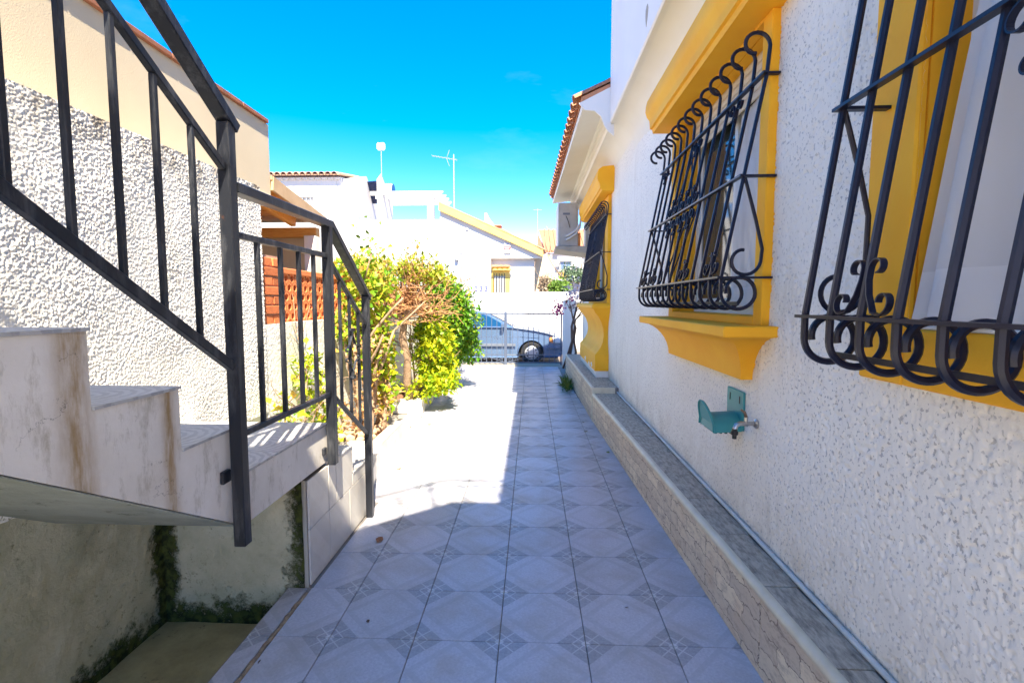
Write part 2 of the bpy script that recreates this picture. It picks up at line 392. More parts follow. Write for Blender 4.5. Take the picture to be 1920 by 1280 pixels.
def leafmat(name, stops, trans=.35, rough=.45):
    t = NT(name)
    c = t.ramp(t.attr('tint'), stops)
    t.done(c, rough, 0, .35)
    tr = t.n.new('ShaderNodeBsdfTranslucent'); t.l.new(c, tr.inputs['Color'])
    mx = t.n.new('ShaderNodeMixShader'); mx.inputs[0].default_value = trans
    t.l.new(t.b.outputs[0], mx.inputs[1]); t.l.new(tr.outputs[0], mx.inputs[2]); t.l.new(mx.outputs[0], t.n['Material Output'].inputs['Surface'])
    return t.m
MAT['leaf_green'] = leafmat('glossy_green_leaf', [(0, (.04, .13, .008)), (.5, (.10, .27, .012)), (.85, (.22, .42, .015)), (.97, (.40, .46, .03)), (1, (.46, .18, .04))])
MAT['leaf_yellow'] = leafmat('yellow_green_leaf', [(0, (.12, .26, .010)), (.35, (.32, .46, .012)), (.75, (.60, .62, .015)), (1, (.72, .64, .03))], .4)
MAT['leaf_dry'] = leafmat('sparse_leaf', [(0, (.14, .22, .010)), (.4, (.36, .44, .015)), (.7, (.55, .50, .04)), (1, (.55, .28, .07))], .35)
MAT['leaf_ivy'] = leafmat('vine_leaf', [(0, (.14, .34, .02)), (.5, (.38, .50, .02)), (.8, (.60, .46, .06)), (1, (.58, .27, .07))], .35)
MAT['leaf_far'] = leafmat('far_leaf', [(0, (.05, .13, .02)), (1, (.22, .34, .05))], .3)
MAT['leaf_grey'] = leafmat('grey_green_leaf', [(0, (.08, .14, .07)), (1, (.24, .32, .19))], .3)
MAT['leaf_tan'] = leafmat('tan_dry_leaf', [(0, (.40, .20, .07)), (1, (.66, .42, .20))], .3)
MAT['leaf_brown'] = leafmat('withered_leaf', [(0, (.16, .11, .07)), (1, (.36, .27, .18))], .2)
MAT['flower'] = leafmat('magenta_bract', [(0, (.30, .01, .10)), (1, (.60, .05, .25))], .35)
MAT['flower_pale'] = leafmat('pale_bract', [(0, (.50, .42, .50)), (1, (.74, .70, .76))], .35)
MAT['grass'] = leafmat('weed_blade', [(0, (.06, .12, .02)), (1, (.18, .26, .05))], .3)
MAT['deadleaf'] = plain('fallen_leaf', (.30, .12, .045), (.20, .075, .03), 30, .7)
MAT['fadedleaf'] = plain('green_fallen_leaf', (.16, .22, .06), (.24, .24, .08), 30, .7)

# ------------------------------------------------------------------ mesh helpers
class MB:
    def __init__(s): s.v, s.f = [], []
    def add(s, vs, fs):
        o = len(s.v); s.v += [tuple(map(float, p)) for p in vs]; s.f += [tuple(i + o for i in f) for f in fs]; return s
    def box(s, x0, x1, y0, y1, z0, z1):
        return s.add([(x0, y0, z0), (x1, y0, z0), (x1, y1, z0), (x0, y1, z0), (x0, y0, z1), (x1, y0, z1), (x1, y1, z1), (x0, y1, z1)],
                     [(0, 3, 2, 1), (4, 5, 6, 7), (0, 1, 5, 4), (1, 2, 6, 5), (2, 3, 7, 6), (3, 0, 4, 7)])
    def prism(s, poly, a, b, axis='x'):
        """poly: 2D outline; extruded from a to b along axis. axis x: (y,z); y: (x,z); z: (x,y)"""
        def P(p, w): return {'x': (w, p[0], p[1]), 'y': (p[0], w, p[1]), 'z': (p[0], p[1], w)}[axis]
        n = len(poly)
        vs = [P(p, a) for p in poly] + [P(p, b) for p in poly]
        fs = [tuple(range(n)), tuple(range(2 * n - 1, n - 1, -1))]
        fs += [(i, i + n, (i + 1) % n + n, (i + 1) % n) for i in range(n)]
        return s.add(vs, fs)
    def tube(s, pts, r, n=8, cap=True, taper=None):
        pts = [Vector(p) for p in pts]
        k = len(pts)
        ring0 = None
        vs = []
        up = None
        for i, p in enumerate(pts):
            d = (pts[min(i + 1, k - 1)] - pts[max(i - 1, 0)])
            if d.length < 1e-9: d = Vector((0, 0, 1))
            d.normalize()
            if up is None:
                up = Vector((0, 1, 0)) if abs(d.y) < .9 else Vector((1, 0, 0))
            a = d.cross(up)
            if a.length < 1e-6: a = d.orthogonal()
            a.normalize(); b = a.cross(d).normalized(); up = b
            rr = (r[i] if isinstance(r, (list, tuple)) else r)
            if taper: rr = rr * (1 + (taper - 1) * i / (k - 1))
            for j in range(n):
                t_ = 2 * math.pi * j / n
                vs.append(p + (a * math.cos(t_) + b * math.sin(t_)) * rr)
        fs = []
        for i in range(k - 1):
            for j in range(n):
                fs.append((i * n + j, i * n + (j + 1) % n, (i + 1) * n + (j + 1) % n, (i + 1) * n + j))
        if cap:
            fs.append(tuple(range(n - 1, -1, -1))); fs.append(tuple((k - 1) * n + j for j in range(n)))
        return s.add(vs, fs)
    def bar(s, p, q, w, h, up=(0, 0, 1)):
        """rectangular bar from p to q: w across, h along up"""
        p, q = Vector(p), Vector(q); d = (q - p).normalized(); u = Vector(up)
        a = d.cross(u)
        if a.length < 1e-6: a = d.orthogonal()
        a.normalize(); b = a.cross(d).normalized()
        vs = []
        for c in (p, q):
            for sx, sy in ((-1, -1), (1, -1), (1, 1), (-1, 1)):
                vs.append(c + a * sx * w / 2 + b * sy * h / 2)
        return s.add(vs, [(3, 2, 1, 0), (4, 5, 6, 7), (0, 1, 5, 4), (1, 2, 6, 5), (2, 3, 7, 6), (3, 0, 4, 7)])
    def ribbon(s, pts, w, t, wdir):
        """flat strap following pts: w wide along wdir, t thick"""
        pts = [Vector(p) for p in pts]; wd = Vector(wdir).normalized(); k = len(pts); vs = []
        for i, p in enumerate(pts):
            d = (pts[min(i + 1, k - 1)] - pts[max(i - 1, 0)]).normalized()
            nrm = d.cross(wd).normalized()
            for sx, sy in ((-1, -1), (1, -1), (1, 1), (-1, 1)):
                vs.append(p + wd * sx * w / 2 + nrm * sy * t / 2)
        fs = []
        for i in range(k - 1):
            for j in range(4): fs.append((i * 4 + j, i * 4 + (j + 1) % 4, (i + 1) * 4 + (j + 1) % 4, (i + 1) * 4 + j))
        fs += [(3, 2, 1, 0), tuple((k - 1) * 4 + j for j in range(4))]
        return s.add(vs, fs)
    def loft(s, secs, closed=True, cap=True):
        n = len(secs[0]); vs = [p for sec in secs for p in sec]; fs = []
        for i in range(len(secs) - 1):
            for j in range(n if closed else n - 1):
                fs.append((i * n + j, i * n + (j + 1) % n, (i + 1) * n + (j + 1) % n, (i + 1) * n + j))
        if cap and closed:
            fs.append(tuple(range(n - 1, -1, -1))); fs.append(tuple((len(secs) - 1) * n + j for j in range(n)))
        return s.add(vs, fs)
    def lathe(s, prof, c, n=20, axis='z'):
        vs, fs = [], []
        for r, h in prof:
            for j in range(n):
                a = 2 * math.pi * j / n; p, q = r * math.cos(a), r * math.sin(a)
                vs.append({'z': (c[0] + p, c[1] + q, c[2] + h), 'y': (c[0] + p, c[1] + h, c[2] + q), 'x': (c[0] + h, c[1] + p, c[2] + q)}[axis])
        for i in range(len(prof) - 1):
            for j in range(n): fs.append((i * n + j, i * n + (j + 1) % n, (i + 1) * n + (j + 1) % n, (i + 1) * n + j))
        return s.add(vs, fs)
    def mesh(s, name, mat, smooth=None, bevel=0):
        me = bpy.data.meshes.new(name)
        me.from_pydata(s.v, [], s.f)
        bm = bmesh.new(); bm.from_mesh(me)
        bmesh.ops.recalc_face_normals(bm, faces=bm.faces)
        if bevel:
            es = [e for e in bm.edges if len(e.link_faces) == 2 and e.calc_face_angle(0) > .6]
            bmesh.ops.bevel(bm, geom=es, offset=bevel, segments=1, affect='EDGES', clamp_overlap=True)
        bm.to_mesh(me); bm.free()
        if mat: me.materials.append(MAT[mat] if isinstance(mat, str) else mat)
        if smooth:
            me.polygons.foreach_set('use_smooth', [True] * len(me.polygons))
            if smooth is not True: me.set_sharp_from_angle(angle=math.radians(smooth))
        return me
    def build(s, name, mat, parent=None, smooth=None, bevel=0):
        return link(name, s.mesh(name, mat, smooth, bevel), parent)

ELOC = {}
def link(name, me, parent=None, loc=None, rot=None):
    o = bpy.data.objects.new(name, me); COL.objects.link(o)
    if loc is not None: o.location = loc
    if rot is not None: o.rotation_euler = rot
    if parent is not None: adopt(o, parent)
    return o
def adopt(o, parent):
    o.parent = parent
    w = ELOC.get(parent.name, Vector((0, 0, 0)))
    o.matrix_parent_inverse = Matrix.Translation(-w)
    ELOC[o.name] = Vector(o.location)
def tag(o, label, cat=None, group=None, kind=None):
    o['label'] = label
    if cat: o['category'] = cat
    if group: o['group'] = group
    if kind: o['kind'] = kind
    return o
def thing(name, label, cat, loc=(0, 0, 0), group=None):
    o = bpy.data.objects.new(name, None); COL.objects.link(o); o.location = loc
    o.empty_display_size = .1
    ELOC[o.name] = Vector(loc)
    return tag(o, label, cat, group)
def structure(o, label=None):
    o['kind'] = 'structure'
    if label: o['label'] = label
    return o
def spiral(c, r0, r1, a0, a1, n, plane):
    """points on a spiral; plane(p,q) maps 2D to 3D"""
    out = []
    for i in range(n + 1):
        f = i / n; a = math.radians(a0 + (a1 - a0) * f); r = r0 + (r1 - r0) * f
        out.append(plane(c[0] + r * math.cos(a), c[1] + r * math.sin(a)))
    return out

# ---- numpy noise for real wall relief
def vnoise(x, y, seed):
    r = np.random.default_rng(seed); tab = r.random((256, 256))
    xi, yi = np.floor(x).astype(int), np.floor(y).astype(int)
    fx, fy = x - xi, y - yi
    fx, fy = fx * fx * (3 - 2 * fx), fy * fy * (3 - 2 * fy)
    g = lambda a, b: tab[a % 256, b % 256]
    return (g(xi, yi) * (1 - fx) + g(xi + 1, yi) * fx) * (1 - fy) + (g(xi, yi + 1) * (1 - fx) + g(xi + 1, yi + 1) * fx) * fy
def worley(x, y, seed):
    r = np.random.default_rng(seed); px, py, pr = r.random((256, 256)), r.random((256, 256)), r.random((256, 256))
    xi, yi = np.floor(x).astype(int), np.floor(y).astype(int)
    best = np.full(x.shape, 9.0); rad = np.zeros(x.shape)
    for a in (-1, 0, 1):
        for b in (-1, 0, 1):
            i, j = (xi + a), (yi + b)
            dx = i + px[i % 256, j % 256] - x; dy = j + py[i % 256, j % 256] - y
            d = dx * dx + dy * dy
            m = d < best
            best = np.where(m, d, best); rad = np.where(m, pr[i % 256, j % 256], rad)
    return np.sqrt(best), rad
def relief_sheet(name, ys, zs, xf, mat, holes=(), parent=None, sign=1, mask=None):
    Y, Z = np.meshgrid(ys, zs, indexing='ij')
    X = xf(Y, Z)
    ny, nz_ = Y.shape
    co = np.stack([X, Y, Z], -1).reshape(-1, 3)
    i, j = np.meshgrid(np.arange(ny - 1), np.arange(nz_ - 1), indexing='ij')
    yc_, zc_ = (ys[i] + ys[i + 1]) / 2, (zs[j] + zs[j + 1]) / 2
    keep = np.ones(i.shape, bool)
    for (a, b, c_, d_) in holes: keep &= ~((yc_ > a) & (yc_ < b) & (zc_ > c_) & (zc_ < d_))
    if mask is not None: keep &= mask(yc_, zc_)
    i, j = i[keep], j[keep]
    a0 = i * nz_ + j; a1 = (i + 1) * nz_ + j
    q = np.stack([a0, a0 + 1, a1 + 1, a1] if sign > 0 else [a0, a1, a1 + 1, a0 + 1], -1)
    me = bpy.data.meshes.new(name)
    me.vertices.add(len(co)); me.vertices.foreach_set('co', co.astype(np.float32).ravel())
    n = len(q)
    me.loops.add(n * 4); me.loops.foreach_set('vertex_index', q.astype(np.int32).ravel())
    me.polygons.add(n); me.polygons.foreach_set('loop_start', np.arange(n, dtype=np.int32) * 4)
    me.polygons.foreach_set('use_smooth', np.ones(n, bool))
    me.update(calc_edges=True); me.validate()
    me.materials.append(MAT[mat])
    return link(name, me, parent)

# ---- foliage
def leaves_mesh(name, pts, nrm, size, mat, aspect=.5, fold=.25, tint=None, jitter=.8):
    """each leaf: a folded six-vertex blade"""
    n = len(pts)
    pts = np.asarray(pts, float); nrm = np.asarray(nrm, float)
    d = rng.normal(size=(n, 3)) * jitter + nrm * .6
    d /= np.linalg.norm(d, axis=1)[:, None]                       # along the blade
    up = nrm * .7 + rng.normal(size=(n, 3)) * .5 + np.array([0, 0, .5])
    a = np.cross(d, up); a /= np.linalg.norm(a, axis=1)[:, None] + 1e-9
    b = np.cross(a, d)
    L = (np.asarray(size) * (0.38 + 1.2 * rng.random(n) ** 1.3))[:, None]; W = L * aspect / 2
    p0 = pts; tip = pts + d * L - b * L * .12
    m1, m2 = pts + d * L * .38 + b * L * fold * .3, pts + d * L * .75
    v = np.stack([p0, m1 + a * W + b * W * fold, m1, m1 - a * W + b * W * fold, tip], 1).reshape(-1, 3)
    base = (np.arange(n) * 5)[:, None]
    f = (base[:, :, None] + np.array([[0, 1, 2], [0, 2, 3], [2, 1, 4], [3, 2, 4]])[None]).reshape(-1, 3)
    me = bpy.data.meshes.new(name)
    me.vertices.add(len(v)); me.vertices.foreach_set('co', v.astype(np.float32).ravel())
    me.loops.add(len(f) * 3); me.loops.foreach_set('vertex_index', f.astype(np.int32).ravel())
    me.polygons.add(len(f)); me.polygons.foreach_set('loop_start', np.arange(len(f), dtype=np.int32) * 3)
    me.update(calc_edges=True)
    at = me.attributes.new('tint', 'FLOAT', 'POINT')
    tv = rng.random(n) if tint is None else np.clip(tint, 0, 1)
    at.data.foreach_set('value', np.repeat(tv, 5).astype(np.float32))
    me.materials.append(MAT[mat])
    return me
def clump_points(lobes, count, shell=.55):
    """points scattered in the outer part of ellipsoid lobes, with normals outward"""
    P, N = [], []
    vol = np.array([l[3] * l[4] * l[5] for l in lobes]) ** (2 / 3); vol /= vol.sum()
    for (cx, cy, cz, rx, ry, rz), w_ in zip(lobes, vol):
        k = int(count * w_) + 1
        u = rng.normal(size=(k, 3)); u /= np.linalg.norm(u, axis=1)[:, None]
        r = shell + (1 - shell) * rng.random(k) ** .6
        r *= 1 + .16 * np.sin(u[:, 0] * 7 + cx * 9) * np.cos(u[:, 2] * 6 + cy * 5)
        P.append(np.array([cx, cy, cz]) + u * r[:, None] * np.array([rx, ry, rz])); N.append(u)
    return np.concatenate(P), np.concatenate(N)
def lobes_around(c, r, n, k=.42, seed=0):
    g = np.random.default_rng(seed); out = []
    for i in range(n):
        u = g.normal(size=3); u /= np.linalg.norm(u); u *= g.random() ** .4 * .72
        s = k * (0.7 + .6 * g.random())
        out.append((c[0] + u[0] * r[0], c[1] + u[1] * r[1], c[2] + u[2] * r[2], r[0] * s, r[1] * s, r[2] * s))
    return out
def branch_tubes(mb, p, q, r, depth, spread, g, n=5):
    p, q = np.array(p, float), np.array(q, float)
    mid = (p + q) / 2 + g.normal(size=3) * np.linalg.norm(q - p) * .10
    pts = [tuple((1 - t_) ** 2 * p + 2 * t_ * (1 - t_) * mid + t_ * t_ * q) for t_ in np.linspace(0, 1, 5)]
    mb.tube(pts, r, n, True, .6)
    ends = [tuple(q)]
    if depth > 0:
        L = np.linalg.norm(q - p)
        for _ in range(3 if depth > 1 else 4):
            f = .35 + .65 * g.random(); s_ = p + (q - p) * f
            d = (q - p) / L + g.normal(size=3) * spread; d /= np.linalg.norm(d)
            ends += branch_tubes(mb, s_, s_ + d * L * (.5 + .35 * g.random()), r * .55, depth - 1, spread, g, n)
    return ends

# ================================================================== SETTING
structure(MB().add([(-900, -900, -.30), (900, -900, -.30), (900, 1500, -.30), (-900, 1500, -.30)], [(0, 1, 2, 3)]).build('ground', 'ground'), 'dry ground reaching to the horizon')
structure(MB().box(-60, 60, 13.05, 17.6, -.29, -.16).build('street', 'road'), 'dusty street beyond the gate where the car stands')
structure(MB().box(-60, 60, 17.6, 18.6, -.29, -.03).build('pavement', 'concrete'), 'concrete pavement across the street')
structure(MB().box(-2.6, 1.6, 12.22, 13.04, -.29, -.012).build('threshold', 'apron'), 'sandy concrete strip under the gate')

TW = .40
JX0, JY0 = -.146, 2.21
path = structure(MB().box(-1.346, 1.40, -1.0, 2.62, -.29, -.006).box(-2.3, 1.40, 2.63, 12.21, -.29, -.006).build('path', 'grout'), 'grout bed of the tiled path')
def tile_mesh(w, h, th=.008, ox=0.0, oy=0.0, mat='tile'):
    """one tile about its own pattern centre; ox, oy shift the body off that centre (cut tiles)"""
    b = .0018
    x0, x1, y0, y1 = ox - w / 2, ox + w / 2, oy - h / 2, oy + h / 2
    mb = MB()
    vs = [(x0, y0, -th), (x1, y0, -th), (x1, y1, -th), (x0, y1, -th), (x0, y0, -b), (x1, y0, -b), (x1, y1, -b), (x0, y1, -b),
          (x0 + b, y0 + b, 0), (x1 - b, y0 + b, 0), (x1 - b, y1 - b, 0), (x0 + b, y1 - b, 0)]
    fs = [(0, 3, 2, 1), (8, 9, 10, 11)]
    for k in range(4):
        fs.append((k, (k + 1) % 4, 4 + (k + 1) % 4, 4 + k)); fs.append((4 + k, 4 + (k + 1) % 4, 8 + (k + 1) % 4, 8 + k))
    return mb.add(vs, fs).mesh('tile', mat)
G_ = .004
tile_cache = {}
def place_tile(x0, x1, y0, y1):
    cx, cy = (x0 + x1) / 2, (y0 + y1) / 2
    w, h = x1 - x0 - G_, y1 - y0 - G_
    kx = JX0 + TW * (math.floor((cx - JX0) / TW) + .5); ky = JY0 + TW * (math.floor((cy - JY0) / TW) + .5)
    key = (round(w, 3), round(h, 3), round(cx - kx, 3), round(cy - ky, 3))
    if key not in tile_cache: tile_cache[key] = tile_mesh(w, h, .008, cx - kx, cy - ky)
    link('tile', tile_cache[key], path, (kx, ky, random.uniform(.0, .0018)), (random.uniform(-.0022, .0022), random.uniform(-.0022, .0022), 0))
for r in range(-8, 25):
    y0 = JY0 + r * TW; y1 = min(y0 + TW, 12.21)
    if y1 - y0 < .05: continue
    for cidx in range(-4, 3):
        x0 = JX0 + cidx * TW; x1 = x0 + TW
        a, b = x0, min(x1, .985 - .034 * max(0, y0 - 1.2) * (0 if y0 < 2 else 1) + .02)
        if cidx == 2 and b - a < .06: continue
        if y1 <= 2.62:
            if cidx == -4: continue
            if cidx == -3:
                place_tile(-1.34, -1.232, y0, y1); place_tile(-1.208, x1, y0, y1); continue
        elif y0 < 3.66:
            if cidx == -4: continue
            if cidx == -3: a = -1.205
        place_tile(a, b, max(y0, -1.0), y1)
# broken mortar seam along the path's left edge
mb = MB(); pts = []; yy = -.9
while yy < 2.60:
    pts.append((-1.220 + random.uniform(-.005, .005), yy, -.004 + random.uniform(-.004, .003))); yy += .035
mb.tube(pts, [.011 + random.uniform(-.004, .005) for _ in pts], 6)
mb.build('mortar_seam', 'mortar', path)
# sunken pit under the stair
structure(MB().box(-2.05, -1.347, -1.0, 2.62, -.29, -.22).build('pit_floor', 'pitfloor'), 'damp concrete floor of the pit under the stair')

# ================================================================== RIGHT HOUSE
XW = 1.15
house = thing('house', 'white stuccoed house with ochre framed barred windows beside the tiled path', 'house', (XW, 3.0, 0))
def hx(Y, Z):
    n1 = vnoise(Y * 96, Z * 88, 1); n2 = vnoise(Y * 48 + 9, Z * 44, 2); n3 = vnoise(Y * 2.2, Z * 2.2, 3); n4 = vnoise(Y * 150, Z * 150, 4)
    f = n1 * .62 + n2 * .30 + n4 * .08
    pit = np.clip((.40 - f) / .07, 0, 1)
    bumpy = np.clip((f - .60) / .2, 0, 1)
    near = np.clip((7.0 - Y) / 3.5, .25, 1)
    return XW + near * (.0050 * pit - .0004 * bumpy) + .006 * (n3 - .5)
W3 = dict(y0=.10, y1=1.58, z0=1.49, z1=2.95, fo=.20)
W2 = dict(y0=2.57, y1=4.02, z0=1.50, z1=2.92)
W1 = dict(y0=7.70, y1=9.55, z0=1.62, z1=3.10)
ys = np.concatenate([np.arange(-1.0, .55, .06), np.arange(.55, 2.9, .0052), np.arange(2.9, 4.6, .0095), np.arange(4.6, 7.6, .022), np.arange(7.6, 11.31, .09)])
zs = np.concatenate([np.arange(.30, 2.9, .006), np.arange(2.9, 3.46, .03)])
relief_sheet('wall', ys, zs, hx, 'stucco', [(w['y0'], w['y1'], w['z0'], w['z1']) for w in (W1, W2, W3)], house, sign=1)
MB().box(1.47, 6, -.98, 11.3, -.28, 3.50).build('inner_wall', 'white', house)
MB().box(1.16, 6.02, 11.31, 11.45, -.28, 3.75).build('end_wall', 'white', house)
# upper storey standing forward over a coved soffit
UX, UY, UZ, UT = .873, 5.86, 3.58, 5.45
MB().box(UX, 6.0, -.98, UY, UZ, UT).build('upper_wall', 'white', house, bevel=.012)
cove = [(XW + .02, 3.20)]
for i in range(9):
    a = math.radians(90 * i / 8)
    cove.append((UX + .02 + (XW - UX - .02) * (math.cos(a)), 3.26 + (UZ - 3.26) * math.sin(a)))
cove = cove + [(UX + .012, UZ - .004), (XW + .25, UZ - .004), (XW + .25, 3.20)]
cv = MB().prism(cove, -.98, UY - .004, 'y').build('cove', 'soffit', house, smooth=35)
# where paint has peeled off the upper wall
def flake(y, z, w, h, x, mat, parent, k=9, seed=1):
    g = random.Random(seed)
    poly = []
    for i in range(k):
        a = 2 * math.pi * i / k; rr = g.uniform(.6, 1.1)
        poly.append((y + w * rr * math.cos(a), z + h * rr * math.sin(a)))
    return MB().prism(poly, x - .003, x + .004, 'x').build('peeled_patch', mat, parent)
p_ = at_x(1213, 28, UX); flake(p_[1], p_[2], .055, .085, UX, 'concrete', house, 9, 3)
# low wing roof beyond it
EZ = 3.80
def ex(y): return .505 - .019 * (y - 5.86)
roof = MB()
ya, yb = UY + .003, 11.35
SL = .45
def sl(y, x, dz=0): return (x, y, EZ + (x - ex(y)) * SL + dz)
roof.add([sl(ya, ex(ya) + .05), sl(yb, ex(yb) + .05), sl(yb, 4.0), sl(ya, 4.0), sl(ya, ex(ya) + .05, .05), sl(yb, ex(yb) + .05, .05), sl(yb, 4.0, .05), sl(ya, 4.0, .05)],
         [(0, 3, 2, 1), (4, 5, 6, 7), (0, 1, 5, 4), (1, 2, 6, 5), (2, 3, 7, 6), (3, 0, 4, 7)])
roof = roof.build('roof', 'roof', house)
def barrel(w, L, up=True, n=7, th=.012):
    """one clay barrel tile: axis +x, rising at the roof slope"""
    mb = MB(); secs = []
    for rr in (w / 2, w / 2 - th):
        for xx in (0, L):
            tp = 1.0 if xx == 0 else .85
            secs.append([(xx, rr * tp * math.cos(math.pi * k / n), (1 if up else -1) * rr * .62 * math.sin(math.pi * k / n)) for k in range(n + 1)])
    o, i_ = secs[:2], secs[2:]
    m = n + 1
    vs = o[0] + o[1] + i_[0] + i_[1]; fs = []
    for k in range(n):
        fs += [(k, k + 1, m + k + 1, m + k), (2 * m + k, 3 * m + k, 3 * m + k + 1, 2 * m + k + 1), (k, 2 * m + k, 2 * m + k + 1, k + 1), (m + k, m + k + 1, 3 * m + k + 1, 3 * m + k)]
    fs += [(0, m, 3 * m, 2 * m), (m - 1, 3 * m - 1, 4 * m - 1, 2 * m - 1)]
    return mb.add(vs, fs).mesh('roof_tile', 'roof', smooth=50)
bt = barrel(.20, .46)
bu = barrel(.19, .46, False)
ang = -math.atan(SL)
yy = ya + .13
while yy < yb - .08:
    for rw in range(2):
        xx = ex(yy) - .02 + rw * .40
        link('roof_tile', bt, roof, (xx, yy, EZ + (xx - ex(yy)) * SL + .085), (random.uniform(-.03, .03), ang, random.uniform(-.02, .02)))
        if rw == 0: link('roof_tile', bu, roof, (xx + .015, yy + .115, EZ + (xx - ex(yy)) * SL + .095), (0, ang, random.uniform(-.02, .02)))
    yy += .23
# soffit under the eave with a double moulding and cove back to the wall
def soff_prof(y):
    e = ex(y)
    p = [(e + .05, EZ - .015), (e + .06, EZ - .06), (UX - .05, EZ - .06 + .05), (UX - .03, EZ - .035), (UX - .005, EZ - .045), (UX, EZ - .09), (UX + .03, EZ - .10), (UX + .035, EZ - .15)]
    for k in range(6):
        a = math.radians(90 * k / 5); p.append((UX + .04 + (XW - UX - .03) * math.sin(a), 3.36 + (EZ - .16 - 3.36) * math.cos(a)))
    p += [(XW + .3, 3.35), (XW + .3, EZ + .2)]
    return [(a, y, b) for a, b in p]
MB().loft([soff_prof(ya + .02), soff_prof(11.30)]).build('eave_soffit', 'soffit', house, smooth=25)
e0 = ex(ya)
vp = [(e0 + .02, EZ + .005), (UX + .05, EZ + .02 + (UX + .05 - e0) * SL * .95), (UX + .05, 3.44), (UX - .02, 3.50), (UX - .06, 3.56), (UX - .10, 3.66), (UX - .17, 3.72), (UX - .22, 3.725), (e0 + .09, 3.73)]
MB().prism(vp, ya - .001, ya + .018, 'y').build('verge_panel', 'white', house)

# ---- plinth with stone tiles
def px1(y): return 1.033 - .034 * y
plinth = MB()
plinth.add([(px1(-1) + .012, -1, -.27), (px1(6.6) + .012, 6.6, -.27), (XW + .02, 6.6, -.27), (XW + .02, -1, -.27),
            (px1(-1) + .012, -1, .36), (px1(6.6) + .012, 6.6, .36), (XW + .02, 6.6, .36), (XW + .02, -1, .36)],
           [(0, 3, 2, 1), (4, 5, 6, 7), (0, 1, 5, 4), (1, 2, 6, 5), (2, 3, 7, 6), (3, 0, 4, 7)])
plinth = plinth.build('plinth', 'grout', house)
def slab_piece(x0a, x0b, xt, y0, y1, z0, z1, mat, name='tile', parent=None):
    """a face tile following the slightly splayed plinth front"""
    mb = MB()
    mb.add([(x0a, y0, z0), (x0b, y1, z0), (x0b + xt, y1, z0), (x0a + xt, y0, z0), (x0a, y0, z1), (x0b, y1, z1), (x0b + xt, y1, z1), (x0a + xt, y0, z1)],
           [(0, 3, 2, 1), (4, 5, 6, 7), (0, 1, 5, 4), (1, 2, 6, 5), (2, 3, 7, 6), (3, 0, 4, 7)])
    return mb.build(name, mat, parent, bevel=.0025)
y = -.95
while y < 6.55:
    y1 = min(y + .60, 6.59)
    slab_piece(px1(y), px1(y1), .010, y + .0025, y1 - .0025, .002, .335 + random.uniform(-.002, .002), 'stone', parent=plinth)
    y = y1
y = -.80
while y < 6.55:
    y1 = min(y + .48, 6.59)
    slab_piece(px1(y) + .026, px1(y1) + .026, XW - .012 - px1(y) - .026, y + .003, y1 - .003, .352, .372 + random.uniform(-.0015, .0015), 'greystone', parent=plinth)
    y = y1
mb = MB(); secs = []
for y in (-1.0, 2.0, 4.0, 6.58):
    q = px1(y)
    secs.append([(q + .026, y, .373), (q + .014, y, .377), (q + .002, y, .374), (q - .008, y, .366), (q - .012, y, .355), (q - .010, y, .343), (q - .004, y, .337), (q + .009, y, .336), (q + .026, y, .340)])
mb.loft(secs).build('edge_trim', 'cream_trim', plinth, smooth=40)
# second, taller length of plinth
def px2(y): return .802 - .014 * (y - 6.6)
p2 = MB().add([(px2(6.6) + .012, 6.60, -.27), (px2(10.9) + .012, 10.9, -.27), (XW + .02, 10.9, -.27), (XW + .02, 6.60, -.27),
               (px2(6.6) + .012, 6.60, .44), (px2(10.9) + .012, 10.9, .44), (XW + .02, 10.9, .44), (XW + .02, 6.60, .44)],
              [(0, 3, 2, 1), (4, 5, 6, 7), (0, 1, 5, 4), (1, 2, 6, 5), (2, 3, 7, 6), (3, 0, 4, 7)]).build('plinth', 'grout', house)
y = 6.60
while y < 10.85:
    y1 = min(y + .60, 10.9)
    slab_piece(px2(y), px2(y1), .010, y + .0025, y1 - .0025, .002, .43, 'stone', parent=p2)
    slab_piece(px2(y) + .022, px2(y1) + .022, XW - .01 - px2(y) - .022, y + .003, y1 - .003, .432, .452, 'greystone', parent=p2)
    y = y1
MB().box(px2(6.6) - .004, px2(6.6) + .30, 6.585, 6.598, .0, .45).build('tile', 'cream_trim', p2, bevel=.002)
MB().loft([[(px2(y) + .022, y, .453), (px2(y) + .004, y, .455), (px2(y) - .01, y, .446), (px2(y) - .008, y, .433), (px2(y) + .022, y, .431)] for y in (6.6, 8.5, 10.9)]).build('edge_trim', 'cream_trim', p2, smooth=40)

